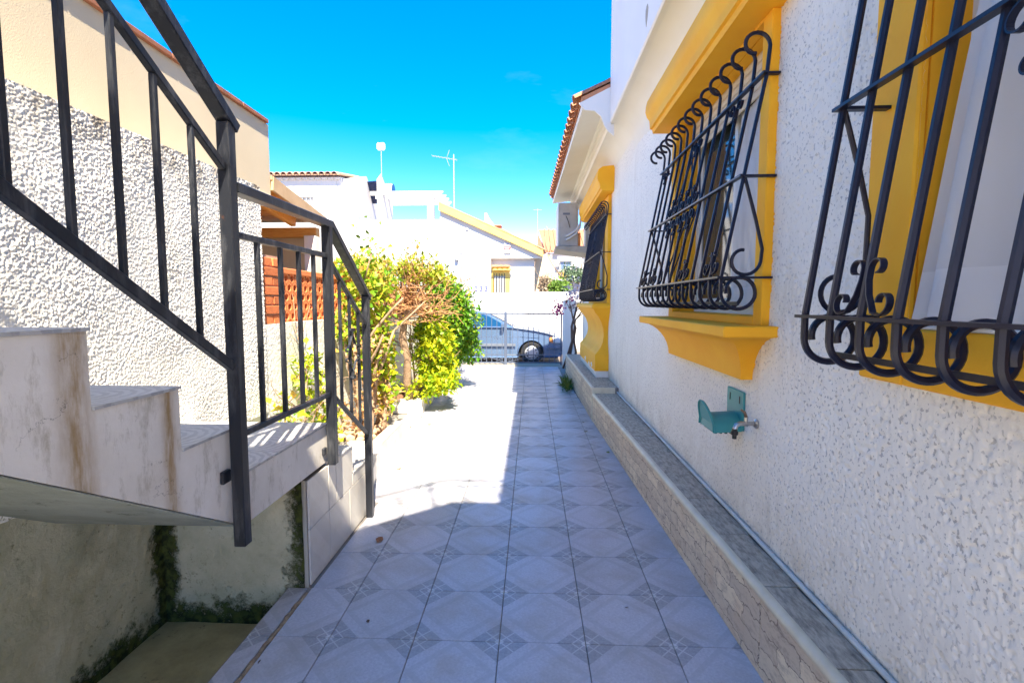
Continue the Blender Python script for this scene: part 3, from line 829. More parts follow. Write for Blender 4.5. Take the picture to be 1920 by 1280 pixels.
# ---- windows
def rect_sec(x, y0, y1, z, xb=XW + .02):
    return [(x, y0, z), (x, y1, z), (xb, y1, z), (xb, y0, z)]
def joinery(w, name='window', blind=0.0, halves=2):
    """sliding window set back in the reveal"""
    xf = XW + .13
    y0, y1, z0, z1 = w['y0'], w['y1'], w['z0'], w['z1']
    fr = MB()
    b = .05
    fr.box(xf, xf + .07, y0 - .01, y0 + b, z0, z1); fr.box(xf, xf + .07, y1 - b, y1 + .01, z0, z1)
    fr.box(xf - .002, xf + .072, y0 + b, y1 - b, z0 - .01, z0 + b); fr.box(xf - .002, xf + .072, y0 + b, y1 - b, z1 - b, z1 + .01)
    wo_ = fr.build(name, 'upvc', house)
    L = (y1 - y0 - 2 * b)
    for i in range(halves):
        a = y0 + b + L * i / halves; c_ = a + L / halves
        xo = xf + (.012 if i % 2 else .036)
        s = MB()
        s.box(xo, xo + .022, a, a + .045, z0 + b, z1 - b); s.box(xo, xo + .022, c_ - .045, c_, z0 + b, z1 - b)
        s.box(xo + .001, xo + .021, a + .045, c_ - .045, z0 + b, z0 + b + .05); s.box(xo + .001, xo + .021, a + .045, c_ - .045, z1 - b - .05, z1 - b)
        s.build('sash', 'upvc', wo_)
        MB().box(xo + .008, xo + .013, a + .045, c_ - .045, z0 + b + .05, z1 - b - .05).build('pane', 'glass', wo_)
    if blind:
        n = int(blind / .045)
        for k in range(n):
            zt = z1 - .003 - k * .045
            MB().prism([(xf - .045, zt), (xf - .052, zt - .02), (xf - .047, zt - .0435), (xf - .036, zt - .0435), (xf - .036, zt)], y0 + .012, y1 - .012, 'y').build('slat', 'blind', wo_)
    return wo_
def reveal(w):
    x0, x1 = XW + .0215, XW + .30
    m = MB()
    m.box(x0, x1, w['y0'] - .03, w['y0'] - .0, w['z0'] - .03, w['z1'] + .03); m.box(x0, x1, w['y1'], w['y1'] + .03, w['z0'] - .03, w['z1'] + .03)
    m.box(x0, x1, w['y0'], w['y1'], w['z0'] - .03, w['z0']); m.box(x0, x1, w['y0'], w['y1'], w['z1'], w['z1'] + .03)
    return m.build('reveal', 'yellow', house)
def hood(y0, y1, zl, zt, mat='yellow'):
    """moulded cornice over a window"""
    prof = [(XW + .02, zl), (.975, zl), (.968, zl + .03), (.950, zl + .035), (.948, zl + .075), (.945, zl + .10), (.925, zl + .125), (.912, zl + .165), (.915, zl + .205), (.925, zt - .04), (.985, zt), (XW + .02, zt + .02)]
    o = MB().prism(prof, y0, y1, 'y').build('hood', mat, house, smooth=32)
    return o
# W3, nearest: flat painted surround, reveal, open with curtain
reveal(W3)
fo, fi = 1.785, W3['y1']
m = MB()
m.box(XW - .010, XW + .02, fi - .0, fo, 1.315, 3.2); m.box(XW - .010, XW + .02, -.2, fi, 1.315, W3['z0'] - .0); m.box(XW - .010, XW + .02, -.2, fi, W3['z1'], 3.2)
m.build('surround', 'yellow', house, bevel=.006)
joinery(dict(y0=W3['y0'], y1=W3['y1'], z0=W3['z0'], z1=W3['z1']))
MB().box(XW - .004, XW + .13, .12, 1.572, W3['z0'] + .001, W3['z0'] + .014).build('sill', 'white', house, bevel=.003)
# W2
reveal(W2)
m = MB()
m.box(XW - .04, XW + .02, 2.475, W2['y0'], 1.455, 2.93); m.box(XW - .04, XW + .02, W2['y1'], 4.13, 1.455, 2.93); m.box(XW - .04, XW + .02, W2['y0'], W2['y1'], 1.455, W2['z0']); m.box(XW - .04, XW + .02, W2['y0'], W2['y1'], W2['z1'], 2.935)
m.build('surround', 'yellow', house, bevel=.005)
hood(2.30, 4.22, 2.93, 3.22)
joinery(W2, blind=.24)
MB().box(.900, XW + .02, 2.385, 4.245, 1.405, 1.458).build('sill', 'yellow', house, bevel=.006)
secs = []
for k in range(9):
    f = k / 8; a = math.radians(90 * f); sx = 1 - math.sin(a); zf = 1.404 - .235 * (1 - math.cos(a)) ** .9
    secs.append(rect_sec(.925 + .165 * (1 - sx), 2.41 + .225 * (1 - sx), 4.22 - .20 * (1 - sx), zf))
MB().loft(secs).build('sill_bracket', 'yellow', house, smooth=40)
# W1, farthest: ornate deep apron
reveal(W1)
m = MB()
m.box(XW - .05, XW + .02, 7.42, W1['y0'], 1.56, 3.12); m.box(XW - .05, XW + .02, W1['y1'], 9.80, 1.56, 3.12); m.box(XW - .05, XW + .02, W1['y0'], W1['y1'], 1.56, W1['z0']); m.box(XW - .05, XW + .02, W1['y0'], W1['y1'], W1['z1'], 3.13)
m.build('surround', 'yellow', house, bevel=.005)
hood(7.20, 10.0, 3.13, 3.46)
prof = [(0, 3.45), (.10, 3.47), (.09, 3.55), (.03, 3.62), (.02, 3.72)]
joinery(W1, blind=.18)
secs = []
for z, d, e in ((1.56, .24, .15), (1.53, .265, .17), (1.49, .265, .17), (1.47, .24, .15), (1.42, .215, .13), (1.36, .16, .08), (1.28, .11, .02), (1.18, .075, -.015), (1.08, .065, -.02), (.98, .08, 0), (.90, .115, .03), (.84, .16, .06), (.80, .20, .085), (.785, .205, .09), (.55, .205, .09)):
    secs.append(rect_sec(XW - d, 7.56 - e * .9, 9.72 + e, z))
MB().loft(secs).build('sill_bracket', 'yellow', house, smooth=30)
MB().box(XW - .19, XW + .02, 7.49, 9.79, .451, .549).build('bracket_base', 'white', house, bevel=.006)
for k, (yy_, zz_) in enumerate(((7.9, .60), (8.25, .57), (8.8, .60))):
    flake(yy_, zz_, .10, .04, XW - .206, 'white', house, 10, 20 + k)

# ---- iron grilles
def grille(ya, yb, zb, zm, zt, n, label, cr=.085, tr=.066, ornaments=True, top=True, lowbar=None, rb=.0092):
    """leaning belly grille: feet curled under, heads curled over"""
    xb, slope = .900, (1.080 - .900) / (zt - zb)
    gx = lambda z: xb + (z - zb) * slope
    g = MB()
    # frame: three flat rails plus ties to the wall
    for z in (zb, zm, zt):
        g.bar((gx(z) - .004, ya - .02, z), (gx(z) - .004, yb + .02, z), .026, .010, up=(0, 0, 1))
    root = g.build('window_grille', 'navy', house)
    for z in (zb, zm, zt):
        for y in (ya, yb):
            MB().bar((gx(z) + .009, y, z - .001), (XW - .005, y, z - .001), .026, .010).build('wall_tie', 'navy', root)
    # bar with curled foot and head, shared by all
    def barmesh():
        mb = MB(); P = []
        pl = lambda p, q: (p, 0, q)
        c = (xb + .008 + cr, zb - cr * .85)
        P += [pl(gx(zt) + .008, zt)] if not top else []
        if top:
            c2 = (gx(zt) + .018 - tr, zt + .125)
            P += spiral(c2, tr * .55, tr, 275, 0, 16, pl)
        P += [pl(gx(zt) + .008, zt), pl(gx(zm) + .008, zm), pl(gx(zb) + .008, zb)]
        P += spiral(c, cr, cr, 182, 330, 14, pl) + spiral(c, cr, cr * .70, 342, 548, 16, pl)
        mb.tube(P, rb, 7)
        return mb.mesh('bar', 'navy', smooth=50)
    bm_ = barmesh()
    ys_ = [ya + (yb - ya) * i / (n - 1) for i in range(n)]
    for y in ys_: link('bar', bm_, root, (0, y, 0))
    if lowbar is None: lowbar = (xb + .10, zb - .125)
    MB().bar((lowbar[0], ya + .02, lowbar[1]), (lowbar[0], yb - .02, lowbar[1]), .008, .018).build('foot_rail', 'navy', root)
    # side brackets with a volute
    for y in (ya, yb):
        pl = lambda p, q, y=y: (p, y, q)
        P = [pl(gx(zm) + .014, zm - .01), pl(gx(zm) + .07, zm - .20), pl(gx(zm) + .105, zm - .34)]
        P += spiral((xb + .115, zb + .085), .078, .07, 5, -120, 9, pl) + spiral((xb + .115, zb + .085), .068, .045, -135, -265, 9, pl)
        MB().tube(P, .0085, 7).build('volute', 'navy', root, smooth=50)
    if ornaments:
        dy = ys_[1] - ys_[0]
        def scroll(yc_, z0, up, s=1.0):
            """two straps springing from a bar, each ending in volutes"""
            for sd in (-1, 1):
                pl = lambda p, q: (gx(z0 + up * q) + .0, yc_ + sd * p, z0 + up * q)
                a = spiral((.034 * s, .030 * s), .009 * s, .024 * s, -30, 250, 14, pl)
                a = a[::-1] if False else a
                P = spiral((.036 * s, .105 * s), .008 * s, .023 * s, 250, -40 + 200, 12, pl)
                P += [pl(.006 * s, .085 * s), pl(.010 * s, .055 * s), pl(.040 * s, .012 * s)]
                P += spiral((.055 * s, .045 * s), .026 * s, .009 * s, -70, 200, 12, pl)
                MB().ribbon(P, .014, .0035, (1, 0, 0)).build('scroll', 'navy', root)
        for i in (1, 4, n - 2, n // 2 + 3):
            if 0 < i < n - 1: scroll(ys_[i], zb + .006, 1, 1.15)
        for i in (n // 2 - 1, n // 2, n // 2 + 1, n // 2 + 2):
            if 0 < i < n - 1: scroll(ys_[i], zm + .006, 1, 1.15); scroll(ys_[i], zm - .006, -1, 1.15)
        for i in (2, n // 2, n - 2):
            if 0 < i < n - 1: scroll(ys_[i], zt - .006, -1, 1.0)
        for (i, j) in ((n // 2 - 2, n // 2), (n // 2 + 2, n // 2), (n // 2 - 1, n // 2 + 1)):
            MB().tube([(gx(zm) + .004, ys_[i], zm), (gx(zb) + .004, ys_[j], zb)], .005, 6).build('brace', 'navy', root)
            MB().tube([(gx(zt) + .004, ys_[j], zt), (gx(zm) + .004, ys_[i], zm)], .005, 6).build('brace', 'navy', root)
    return root
grille(.30, 1.704, 1.525, 2.19, 2.85, 11, 'near', cr=.082, ornaments=False, rb=.0115)
grille(2.46, 4.30, 1.69, 2.165, 2.63, 13, 'mid', cr=.082)
grille(7.40, 9.62, 1.76, 2.30, 2.84, 15, 'far', cr=.09)
# volutes on the near grille (strap scrolls stand either side of a bar)
ng = [o for o in COL.objects if o.name == 'window_grille'][0]
def big_scroll(yc_, z0, up, s=1.0):
    gx = lambda z: .900 + (z - 1.525) * .18 / (2.85 - 1.525)
    for sd in (-1, 1):
        pl = lambda p, q: (gx(z0 + up * q) + .002, yc_ + sd * p, z0 + up * q)
        P = spiral((.036 * s, .112 * s), .012 * s, .025 * s, -80, 190, 16, pl)
        P += [pl(.012 * s, .085 * s), pl(.022 * s, .050 * s), pl(.046 * s, .010 * s)]
        P += spiral((.070 * s, .034 * s), .030 * s, .012 * s, -95, 185, 16, pl)
        MB().ribbon(P, .018, .004, (1, 0, 0)).build('scroll', 'navy', ng)
for yc_ in (1.4233, .5812):
    big_scroll(yc_, 1.531, 1, 1.18)
for yc_ in (1.002, .5812):
    big_scroll(yc_, 2.184, -1, 1.3); big_scroll(yc_, 2.196, 1, 1.3)

# ---- curtains (hang inside, so things of their own)
def curtain(y0t, y1t, y0b, y1b, zt, zb, x, folds, label, amp=.018, bulge=.05, out=0.0, pw=1.25):
    mb = MB(); nv, nu = 30, 130
    vs, fs = [], []
    for i in range(nv + 1):
        f = i / nv; z = zt + (zb - zt) * f
        a, b = y0t + (y0b - y0t) * f, y1t + (y1b - y1t) * (f ** pw)
        for j in range(nu + 1):
            u = j / nu
            ph = (u + .10 * f * (1 - u)) * folds * 6.283 + 1.9 * math.sin(u * 5 + f)
            xx = x + amp * (0.25 + .75 * f) * (math.sin(ph) + .35 * math.sin(2 * ph + .6)) - bulge * math.sin(math.pi * min(1, f * .75)) * (.4 + .6 * u) - out * f ** 1.6 * (.35 + .65 * u) + .008 * math.sin(9 * u + 5 * f)
            zz = z + (.012 * math.sin(u * 7) if i == nv else 0)
            vs.append((xx, a + (b - a) * u + (amp * .9 * math.cos(ph) * (0.2 + .8 * f) * min(1, u * 8, (1 - u) * 8)), zz))
    for i in range(nv):
        for j in range(nu): fs.append((i * (nu + 1) + j, i * (nu + 1) + j + 1, (i + 1) * (nu + 1) + j + 1, (i + 1) * (nu + 1) + j))
    me = mb.add(vs, fs).mesh('curtain', 'curtain', smooth=True)
    o = link('curtain', me)
    return tag(o, label, 'curtain')
curtain(.12, 1.36, .12, 1.572, 2.93, 1.512, 1.235, 4.5, 'patterned white sheer curtain slanting across the wide window with the flat ochre surround', .042, .012, .095, .6)
curtain(2.64, 3.16, 2.62, 3.24, 2.70, 1.56, 1.258, 5, 'narrow pleated white curtain at the edge of the window above the hose holder', .008, 0)

# pipe, hose holder, tap, air conditioner on the right wall
mb = MB(); pts = [(XW - .016, y, .386 + .002 * math.sin(y * 3)) for y in np.arange(-.95, 7.4, .15)]
tag(mb.tube(pts, .0115, 8).build('drain_pipe', 'pvc', smooth=50), 'thin white pipe lying along the foot of the stuccoed wall', 'pipe')

hc = at_x(1368, 762, XW)
hk = thing('hose_holder', 'teal plastic hose holder screwed to the wall beside the tap', 'hose holder', (XW, 2.86, .85))
def hose_holder():
    y0, y1 = 2.70, 2.93
    zt, zs_, zb_ = 1.09, .965, .865
    MB().box(XW - .014, XW - .002, y0, y1, zb_ + .01, zt).build('back_plate', 'teal', hk, bevel=.006)
    for yy_ in (y0 + .05, y1 - .05):
        MB().box(XW - .0165, XW - .0145, yy_ - .004, yy_ + .004, zt - .07, zt - .03).build('screw_slot', 'black', hk)
    secs = []
    prof = []
    # saddle: convex cradle running out from the wall
    for k in range(9):
        a = math.radians(180 * k / 8); prof.append((y0 + .012 + (y1 - y0 - .024) * (1 - math.cos(a)) / 2, zs_ - .085 + .085 * math.sin(a)))
    inner = [(p, q - .010 if 0 < i < 8 else q) for i, (p, q) in enumerate(prof)][::-1]
    poly = prof + [(a_, b_ - .006) for a_, b_ in inner]
    m = MB(); n = len(poly)
    vs = [(XW - .012, a_, b_) for a_, b_ in poly] + [(XW - .165, a_, b_ - .01) for a_, b_ in poly]
    fs = [tuple(range(n)), tuple(range(2 * n - 1, n - 1, -1))] + [(i, i + n, (i + 1) % n + n, (i + 1) % n) for i in range(n)]
    m.add(vs, fs).build('saddle', 'teal', hk, smooth=45)
    # upturned outer lip
    lip = []
    for k in range(13):
        a = math.radians(180 * k / 12)
        lip.append(((y0 + y1) / 2 - (y1 - y0) / 2 * math.cos(a), zs_ - .095 + .155 * math.sin(a)))
    lp = MB(); n = len(lip)
    vs = [(XW - .165 - .035 * max(0, (b_ - zs_ + .05) / .12), a_, b_) for a_, b_ in lip] + [(XW - .157 - .035 * max(0, (b_ - zs_ + .05) / .12), a_, b_) for a_, b_ in lip]
    fs = [tuple(range(n)), tuple(range(2 * n - 1, n - 1, -1))] + [(i, i + n, (i + 1) % n + n, (i + 1) % n) for i in range(n)]
    lp.add(vs, fs).build('lip', 'teal', hk)
    MB().tube([(XW - .168 - .035 * max(0, (b_ - zs_ + .05) / .12), a_, b_) for a_, b_ in lip], .005, 6).build('lip_rim', 'teal', hk, smooth=True)
    for k in range(4):
        MB().box(XW - .150 + k * .028, XW - .138 + k * .028, y0 + .03, y1 - .03, zb_ - .008, zb_ + .004).build('rib', 'teal_dark', hk)
hose_holder()
tp = thing('garden_tap', 'chrome garden tap with bronze lever and black hose spout', 'tap', (XW, 2.55, .95))
ty, tz = 2.56, .955
MB().lathe([(.0, -.004), (.026, -.004), (.026, -.010), (.018, -.016), (.014, -.018)], (XW, ty, tz), 16, 'x').build('wall_flange', 'chrome', tp, smooth=40)
MB().tube([(XW - .015, ty, tz), (XW - .05, ty, tz), (XW - .052, ty, tz)], [.011, .011, .017], 10).tube([(XW - .05, ty, tz), (XW - .085, ty, tz), (XW - .105, ty, tz - .008), (XW - .113, ty, tz - .030)], .0125, 10).build('body', 'chrome', tp, smooth=50)
MB().tube([(XW - .058, ty, tz + .005), (XW - .058, ty, tz + .034)], .009, 10).build('stem', 'chrome', tp, smooth=40)
MB().tube([(XW - .058, ty, tz + .034), (XW - .066, ty, tz + .058), (XW - .085, ty, tz + .072)], [.009, .007, .005], 8).build('lever', 'bronze', tp, smooth=True)
MB().lathe([(0, 0), (.013, 0), (.013, -.012), (.018, -.014), (.018, -.030), (.011, -.034), (.011, -.052), (0, -.052)], (XW - .113, ty, tz - .026), 14).build('spout', 'black', tp, smooth=40)

ac = thing('air_conditioner', 'grey outdoor air conditioner under the tiled eave', 'air conditioner', (.75, 10.6, 2.64))
AX0, AX1, AY0, AY1, AZ0, AZ1 = .52, .93, 10.25, 11.1, 2.70, 3.56
MB().box(AX0 + .03, AX1, AY0, AY1, AZ0, AZ1).build('casing', 'acgrey', ac, bevel=.012)
MB().box(AX0, AX0 + .029, AY0 + .004, AY1 - .004, AZ0, AZ1 - .004).build('front_panel', 'aclight', ac, bevel=.008)
MB().box(AX0 + .10, AX0 + .24, AY0 - .004, AY0 - .0005, AZ1 - .24, AZ1 - .20).build('data_plate', 'cartrim', ac)
MB().box(AX0 + .26, AX0 + .37, AY0 - .010, AY0 - .0005, AZ0 + .30, AZ1 - .06).build('service_cover', 'acgrey', ac, bevel=.004)
MB().tube([(AX0 + .16, AY0 - .012, AZ0 + .60), (AX0 + .20, AY0 - .03, AZ0 + .50), (AX0 + .24, AY0 - .03, AZ0 + .36)], .006, 8).build('cable', 'black', ac, smooth=True)
for k, dz in enumerate((.0, .07)):
    MB().tube([(AX0 + .17, AY0 - .02, AZ0 + .13 + dz), (AX0 + .24, AY0 - .05, AZ0 + .16 + dz), (AX0 + .36, AY0 - .05, AZ0 + .24 + dz), (AX1 + .03, AY0 - .02, AZ0 + .36 + dz), (AX1 + .06, AY0 + .05, AZ0 + .62), (XW + .01, AY0 + .05, AZ0 + .74)], .020, 8).build('pipe', 'aclight', ac, smooth=True)
    MB().lathe([(0, -.03), (.022, -.03), (.026, -.012), (.026, 0)], (AX0 + .16, AY0, AZ0 + .13 + dz), 10, 'y').build('valve', 'galv', ac)
MB().tube([(AX1 + .02, AY0 + .0, AZ0 - .02), (AX1 + .02, AY0 + .0, AZ0 + .26)], .026, 8).build('pipe', 'orange_pipe', ac, smooth=True)
MB().prism([(AX0 - .05, AZ0 - .06), (AX0 - .05, AZ0 - .003), (XW + .015, AZ0 - .003), (XW + .015, AZ0 - .16), (AX1 - .1, AZ0 - .12)], AY0 - .06, AY1 + .05, 'y').build('shelf', 'concrete', ac, bevel=.006)

# ================================================================== REAR SHADE BLOCK (added unseen behind the viewer, shaped to throw the near shade)
rh = thing('rear_shade_block', 'unseen white block with sloping parapet and rail added behind the viewer to throw the near shade', 'house', (0, -2, 0))
RY = -1.0
MB().prism([(-2.75, 2.96), (1.9, 2.96), (1.9, 6.76), (.79, 6.76), (-2.75, 6.76 - 3.54 * .95)], RY - 1.5, RY - .02, 'y').build('shade_mass', 'white', rh)
for xx in (-2.72, 1.30): MB().box(xx, xx + .35, RY - 1.45, RY - .07, -.28, 2.958).build('shade_pier', 'white', rh)  # added block stays open below so sunlit ground behind gives fill
def rtop(x): return 6.76 if x > .79 else 6.76 - (.79 - x) * .95
MB().tube([(-2.7, RY - .04, rtop(-2.7) + .68), (.79, RY - .04, 7.44), (1.85, RY - .04, 7.44)], .022, 6).build('handrail', 'iron', rh)
MB().tube([(-2.7, RY - .04, rtop(-2.7) + .50), (.79, RY - .04, 7.26), (1.85, RY - .04, 7.26)], .014, 6).build('rail', 'iron', rh)  # lower rail of the added shade block
for k in range(17):
    xx = -2.6 + .27 * k; main = k % 4 == 0
    MB().tube([(xx, RY - .04, rtop(xx) - .05), (xx, RY - .04, rtop(xx) + (.68 if main else .50))], .022 if main else .014, 6).build('baluster', 'iron', rh)  # baluster of the added shade block
structure(MB().box(-6, 6, -16, -1.02, -.29, -.008).build('bounce_ground', 'cream_trim'), 'unseen pale ground added behind the viewer to bounce sunlight')  # added out of view, bounces sun into the near shade

# ================================================================== STAIRCASE
XS, XL = -1.22, -2.05
stair = thing('staircase', 'white painted concrete staircase with stained sides and tiled treads', 'staircase', (-1.6, 2.6, 0))
noses = [(2.02 - .345 * k, 1.05 + .2205 * k) for k in range(9)]
prof = [(2.018, .628)]
for k, (y, z) in enumerate(noses):
    prof += [(y, z - .0)]
    ny = noses[k + 1][0] if k < 8 else -.96
    prof += [(ny, z)]
prof += [(-.96, 1.81 + .585 * .96)]
MB().prism(prof, XL + .001, XS - .004, 'x').build('flight', 'stained', stair)
# underside skin (bare grey paint) just below the flight
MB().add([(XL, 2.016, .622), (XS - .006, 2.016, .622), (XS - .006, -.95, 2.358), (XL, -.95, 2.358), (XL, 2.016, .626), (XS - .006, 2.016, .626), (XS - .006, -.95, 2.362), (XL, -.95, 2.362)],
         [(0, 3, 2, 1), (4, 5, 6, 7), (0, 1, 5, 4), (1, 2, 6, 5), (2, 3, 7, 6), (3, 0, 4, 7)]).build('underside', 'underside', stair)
MB().box(XL + .001, XS - .001, 2.0215, 2.90, .6215, .842).build('landing', 'stained', stair, bevel=.004)
MB().box(XL + .001, XS - .012, 2.63, 3.30, -.25, .590).build('step', 'grout', stair)
MB().box(XL + .001, XS - .012, 3.302, 3.585, -.25, .400).build('step', 'grout', stair)
def cut_tile(parent, x0, x1, y0, y1, z0, z1, mat, b=.002):
    return MB().box(x0, x1, y0, y1, z0, z1).build('tile', mat, parent, bevel=b)
flight_tiles = stair
def tread_row(y0, y1, z, parent):
    w = (XS + .004 - XL) / 2.5
    xx = XS + .004
    while xx > XL + .02:
        x0 = max(xx - w, XL + .004)
        o = MB().box(-(xx - x0) / 2 + .0015, (xx - x0) / 2 - .0015, -(y1 - y0) / 2, (y1 - y0) / 2, 0, .010).mesh('tile', 'tread')
        link('tile', o, parent, ((x0 + xx) / 2, (y0 + y1) / 2, z))
        xx = x0
for k, (y, z) in enumerate(noses):
    ny = noses[k + 1][0] if k < 8 else -.95
    tread_row(ny + .003, y + .006, z + .0005, stair)
for (a, b) in ((2.026, 2.33), (2.333, 2.62), (2.623, 2.915)): tread_row(a, b, .8425, stair)
tread_row(2.92, 3.312, .5905, stair); tread_row(3.314, 3.598, .4005, stair)
for (y, z0, z1) in ((2.905, .605, .838), (3.308, .412, .588), (3.594, .008, .398)):
    yy0 = y - .001
    w = (XS - XL) / 2.5; xx = XS
    while xx > XL + .02:
        x0 = max(xx - w, XL + .004); cut_tile(stair, x0 + .0015, xx - .0015, yy0 - (.004 if y != 2.905 else .003), yy0 + .006, z0, z1, 'walltile', .0015); xx = x0
# white tiles on the flank of the low block
for (y0, y1, z0, z1) in ((2.632, 2.905, .004, .318), (2.908, 3.24, .004, .318), (3.243, 3.585, .004, .318), (2.632, 2.90, .321, .596), (2.908, 3.02, .321, .590), (3.023, 3.30, .321, .590), (3.303, 3.585, .321, .399)):
    cut_tile(stair, XS - .011, XS - .001, y0 + .0015, y1 - .0015, z0, z1, 'walltile', .0015)
MB().box(XS - .06, XS - .0115, 2.622, 2.6295, -.22, .600).build('end_trim', 'concrete', stair)
# pit walls
pw = thing('pit_wall', 'mossy rendered retaining wall in the pit under the stair', 'wall', (-1.7, 2.5, -.22))
yz = np.arange(-1.0, 2.621, .02); zz_ = np.arange(-.24, 1.40, .02)
def pxw(Y, Z): return XL + .004 + .012 * (vnoise(Y * 9, Z * 9, 5) - .5) + .006 * (vnoise(Y * 30, Z * 30, 6) - .5)
relief_sheet('side_face', yz, zz_, pxw, 'mossy', (), pw, sign=-1, mask=lambda a, b: b < 1.96 - .585 * a)
me = relief_sheet('back_face', np.arange(XL, XS - .012, .02), np.arange(-.24, .612, .02), lambda Y, Z: 2.616 + .012 * (vnoise(Y * 9, Z * 9, 7) - .5) + .006 * (vnoise(Y * 34, Z * 34, 8) - .5), 'mossy', (), pw, sign=1)
for v in me.data.vertices: v.co = (v.co.y, v.co.x, v.co.z)

# ---- iron stair railing
rail = thing('stair_railing', 'worn dark grey iron railing with square posts on the stair', 'railing', (-1.185, 2.9, 0))
RX = -1.182
P1, P2, P3 = (1.945, .58, 2.26), (2.885, .61, 2.035), (3.535, .0, 1.615)
for (y, z0, z1), w in ((P1, .050), (P2, .050), (P3, .048)):
    MB().box(RX - w / 2, RX + w / 2, y - w / 2, y + w / 2, z0, z1).build('post', 'iron', rail, bevel=.004)
def flat_rail(p, q, w, h):
    d = (Vector(q) - Vector(p)).normalized(); up = Vector((1, 0, 0)).cross(d)
    return MB().bar(p, q, w, h, up=up)
SLP = .648
flat_rail((RX, P1[0] + .045, P1[2] - .012), (RX, -.85, P1[2] - .012 + SLP * (P1[0] + .895)), .060, .044).build('handrail', 'iron', rail, bevel=.004)
flat_rail((RX, P1[0] - .0255, 2.085), (RX, -.85, 2.085 + .61 * (P1[0] + .815)), .026, .028).build('upper_rail', 'iron', rail, bevel=.003)
flat_rail((RX, P1[0] - .0255, 1.318), (RX, -.85, 1.318 + .612 * (P1[0] + .815)), .028, .036).build('lower_rail', 'iron', rail, bevel=.003)
zu = lambda y: 2.085 + .61 * (P1[0] - .035 - y); zl_ = lambda y: 1.318 + .612 * (P1[0] - .035 - y)
for y in (1.741, 1.575, 1.419, 1.263, 1.105, .945, .785, .625, .465, .305, .145, -.015, -.175, -.335, -.495, -.655):
    MB().box(RX - .009, RX + .009, y - .009, y + .009, zl_(y) + .012, zu(y) - .010).build('baluster', 'iron', rail, bevel=.002)
flat_rail((RX, P1[0] + .0255, 2.022), (RX, P2[0] + .03, 2.022), .060, .040).build('handrail', 'iron', rail, bevel=.004)
flat_rail((RX, P1[0] + .0255, 1.838), (RX, P2[0] - .03, 1.838), .026, .026).build('upper_rail', 'iron', rail, bevel=.003)
flat_rail((RX, P1[0] + .0255, 1.036), (RX, P2[0] - .03, 1.036), .026, .026).build('lower_rail', 'iron', rail, bevel=.003)
for y in (2.136, 2.335, 2.520, 2.693):
    MB().box(RX - .010, RX + .010, y - .010, y + .010, 1.047, 1.826).build('baluster', 'iron', rail, bevel=.002)
flat_rail((RX, P2[0] + .02, 2.030), (RX, P3[0] + .045, 1.600), .058, .040).build('handrail', 'iron', rail, bevel=.004)
flat_rail((RX, P2[0] + .031, 1.838 - .03), (RX, P3[0] - .027, 1.418), .026, .026).build('upper_rail', 'iron', rail, bevel=.003)
flat_rail((RX, P2[0] + .031, 1.015), (RX, P3[0] - .027, .628), .024, .024).build('lower_rail', 'iron', rail, bevel=.003)
for y in (3.05, 3.21, 3.37):
    f = (y - P2[0]) / (P3[0] - P2[0])
    MB().box(RX - .009, RX + .009, y - .009, y + .009, 1.015 - .387 * f + .012, 1.808 - .39 * f - .012).build('baluster', 'iron', rail, bevel=.002)
for su in (-1, 1):
    for sv in (-1, 1):
        pl = lambda p, q: (RX + .016, 3.21 + su * p, 1.238 + sv * q)
        P = spiral((.024, .150), .006, .020, -60, 180, 10, pl) + [pl(.010, .115), pl(.050, .060), pl(.085, .045)] + spiral((.098, .030), .016, .006, 60, -180, 10, pl)
        MB().ribbon(P, .014, .0045, (1, 0, 0)).build('scroll', 'iron', rail)
MB().box(XS - .003, RX - .024, P1[0] - .07, P1[0] - .02, .855, .905).build('bracket', 'iron', rail, bevel=.003)
MB().box(XS - .003, RX - .024, P2[0] - .065, P2[0] - .025, .68, .72).build('bracket', 'iron', rail, bevel=.003)

# ================================================================== LEFT BOUNDARY WALL
wall = thing('boundary_wall', 'rough cast white boundary wall behind the stair with clay lattice', 'wall', (-2.2, 5, 0))
def lx(Y, Z, big=1.0):
    wx = vnoise(Y * 14, Z * 14, 40) * .25; wy = vnoise(Y * 14 + 7, Z * 14, 41) * .25
    d1, r1 = worley(Y * 88 + wx, Z * 88 + wy, 21); d2, r2 = worley(Y * 150 + wy, Z * 150, 22)
    h = np.clip(1 - (d1 / (.66 + .2 * r1)) ** 2, 0, 1) * (.35 + .65 * r1) * .0056 * (.55 + .9 * vnoise(Y * 5, Z * 5, 44)) + np.clip(1 - (d2 / .6) ** 2, 0, 1) * .0025 * r2
    return XL + big * h + .010 * (vnoise(Y * 3, Z * 3, 23) - .5) + .004
ys = np.concatenate([np.arange(.75, 1.7, .006), np.arange(1.7, 3.77, .0042)])
zs = np.arange(.72, 2.44, .0042)
relief_sheet('high_face', ys, zs, lx, 'roughcast', (), wall, sign=-1)
MB().box(-2.30, XL - .004, -1.0, 3.768, -.25, 2.428).build('high_wall', 'roughcast', wall)
relief_sheet('low_face', np.arange(3.77, 6.4, .011), np.arange(.45, 1.405, .010), lambda a, b: lx(a, b, .8) - .006, 'roughcast', (), wall, sign=-1)
MB().box(-2.28, XL - .008, 3.769, 12.6, -.25, 1.400).build('low_wall', 'roughcast', wall)
pil = MB().box(-2.25, XL - .022, 3.81, 4.075, 1.401, 1.94).build('brick_pier', 'brickmortar', wall)
bh = .0755
bfull = MB().box(-.1, 0, -.128, .128, 0, .064).mesh('brick', 'brick', bevel=.004)
bhalf = MB().box(-.1, 0, -.061, .061, 0, .064).mesh('brick', 'brick', bevel=.004)
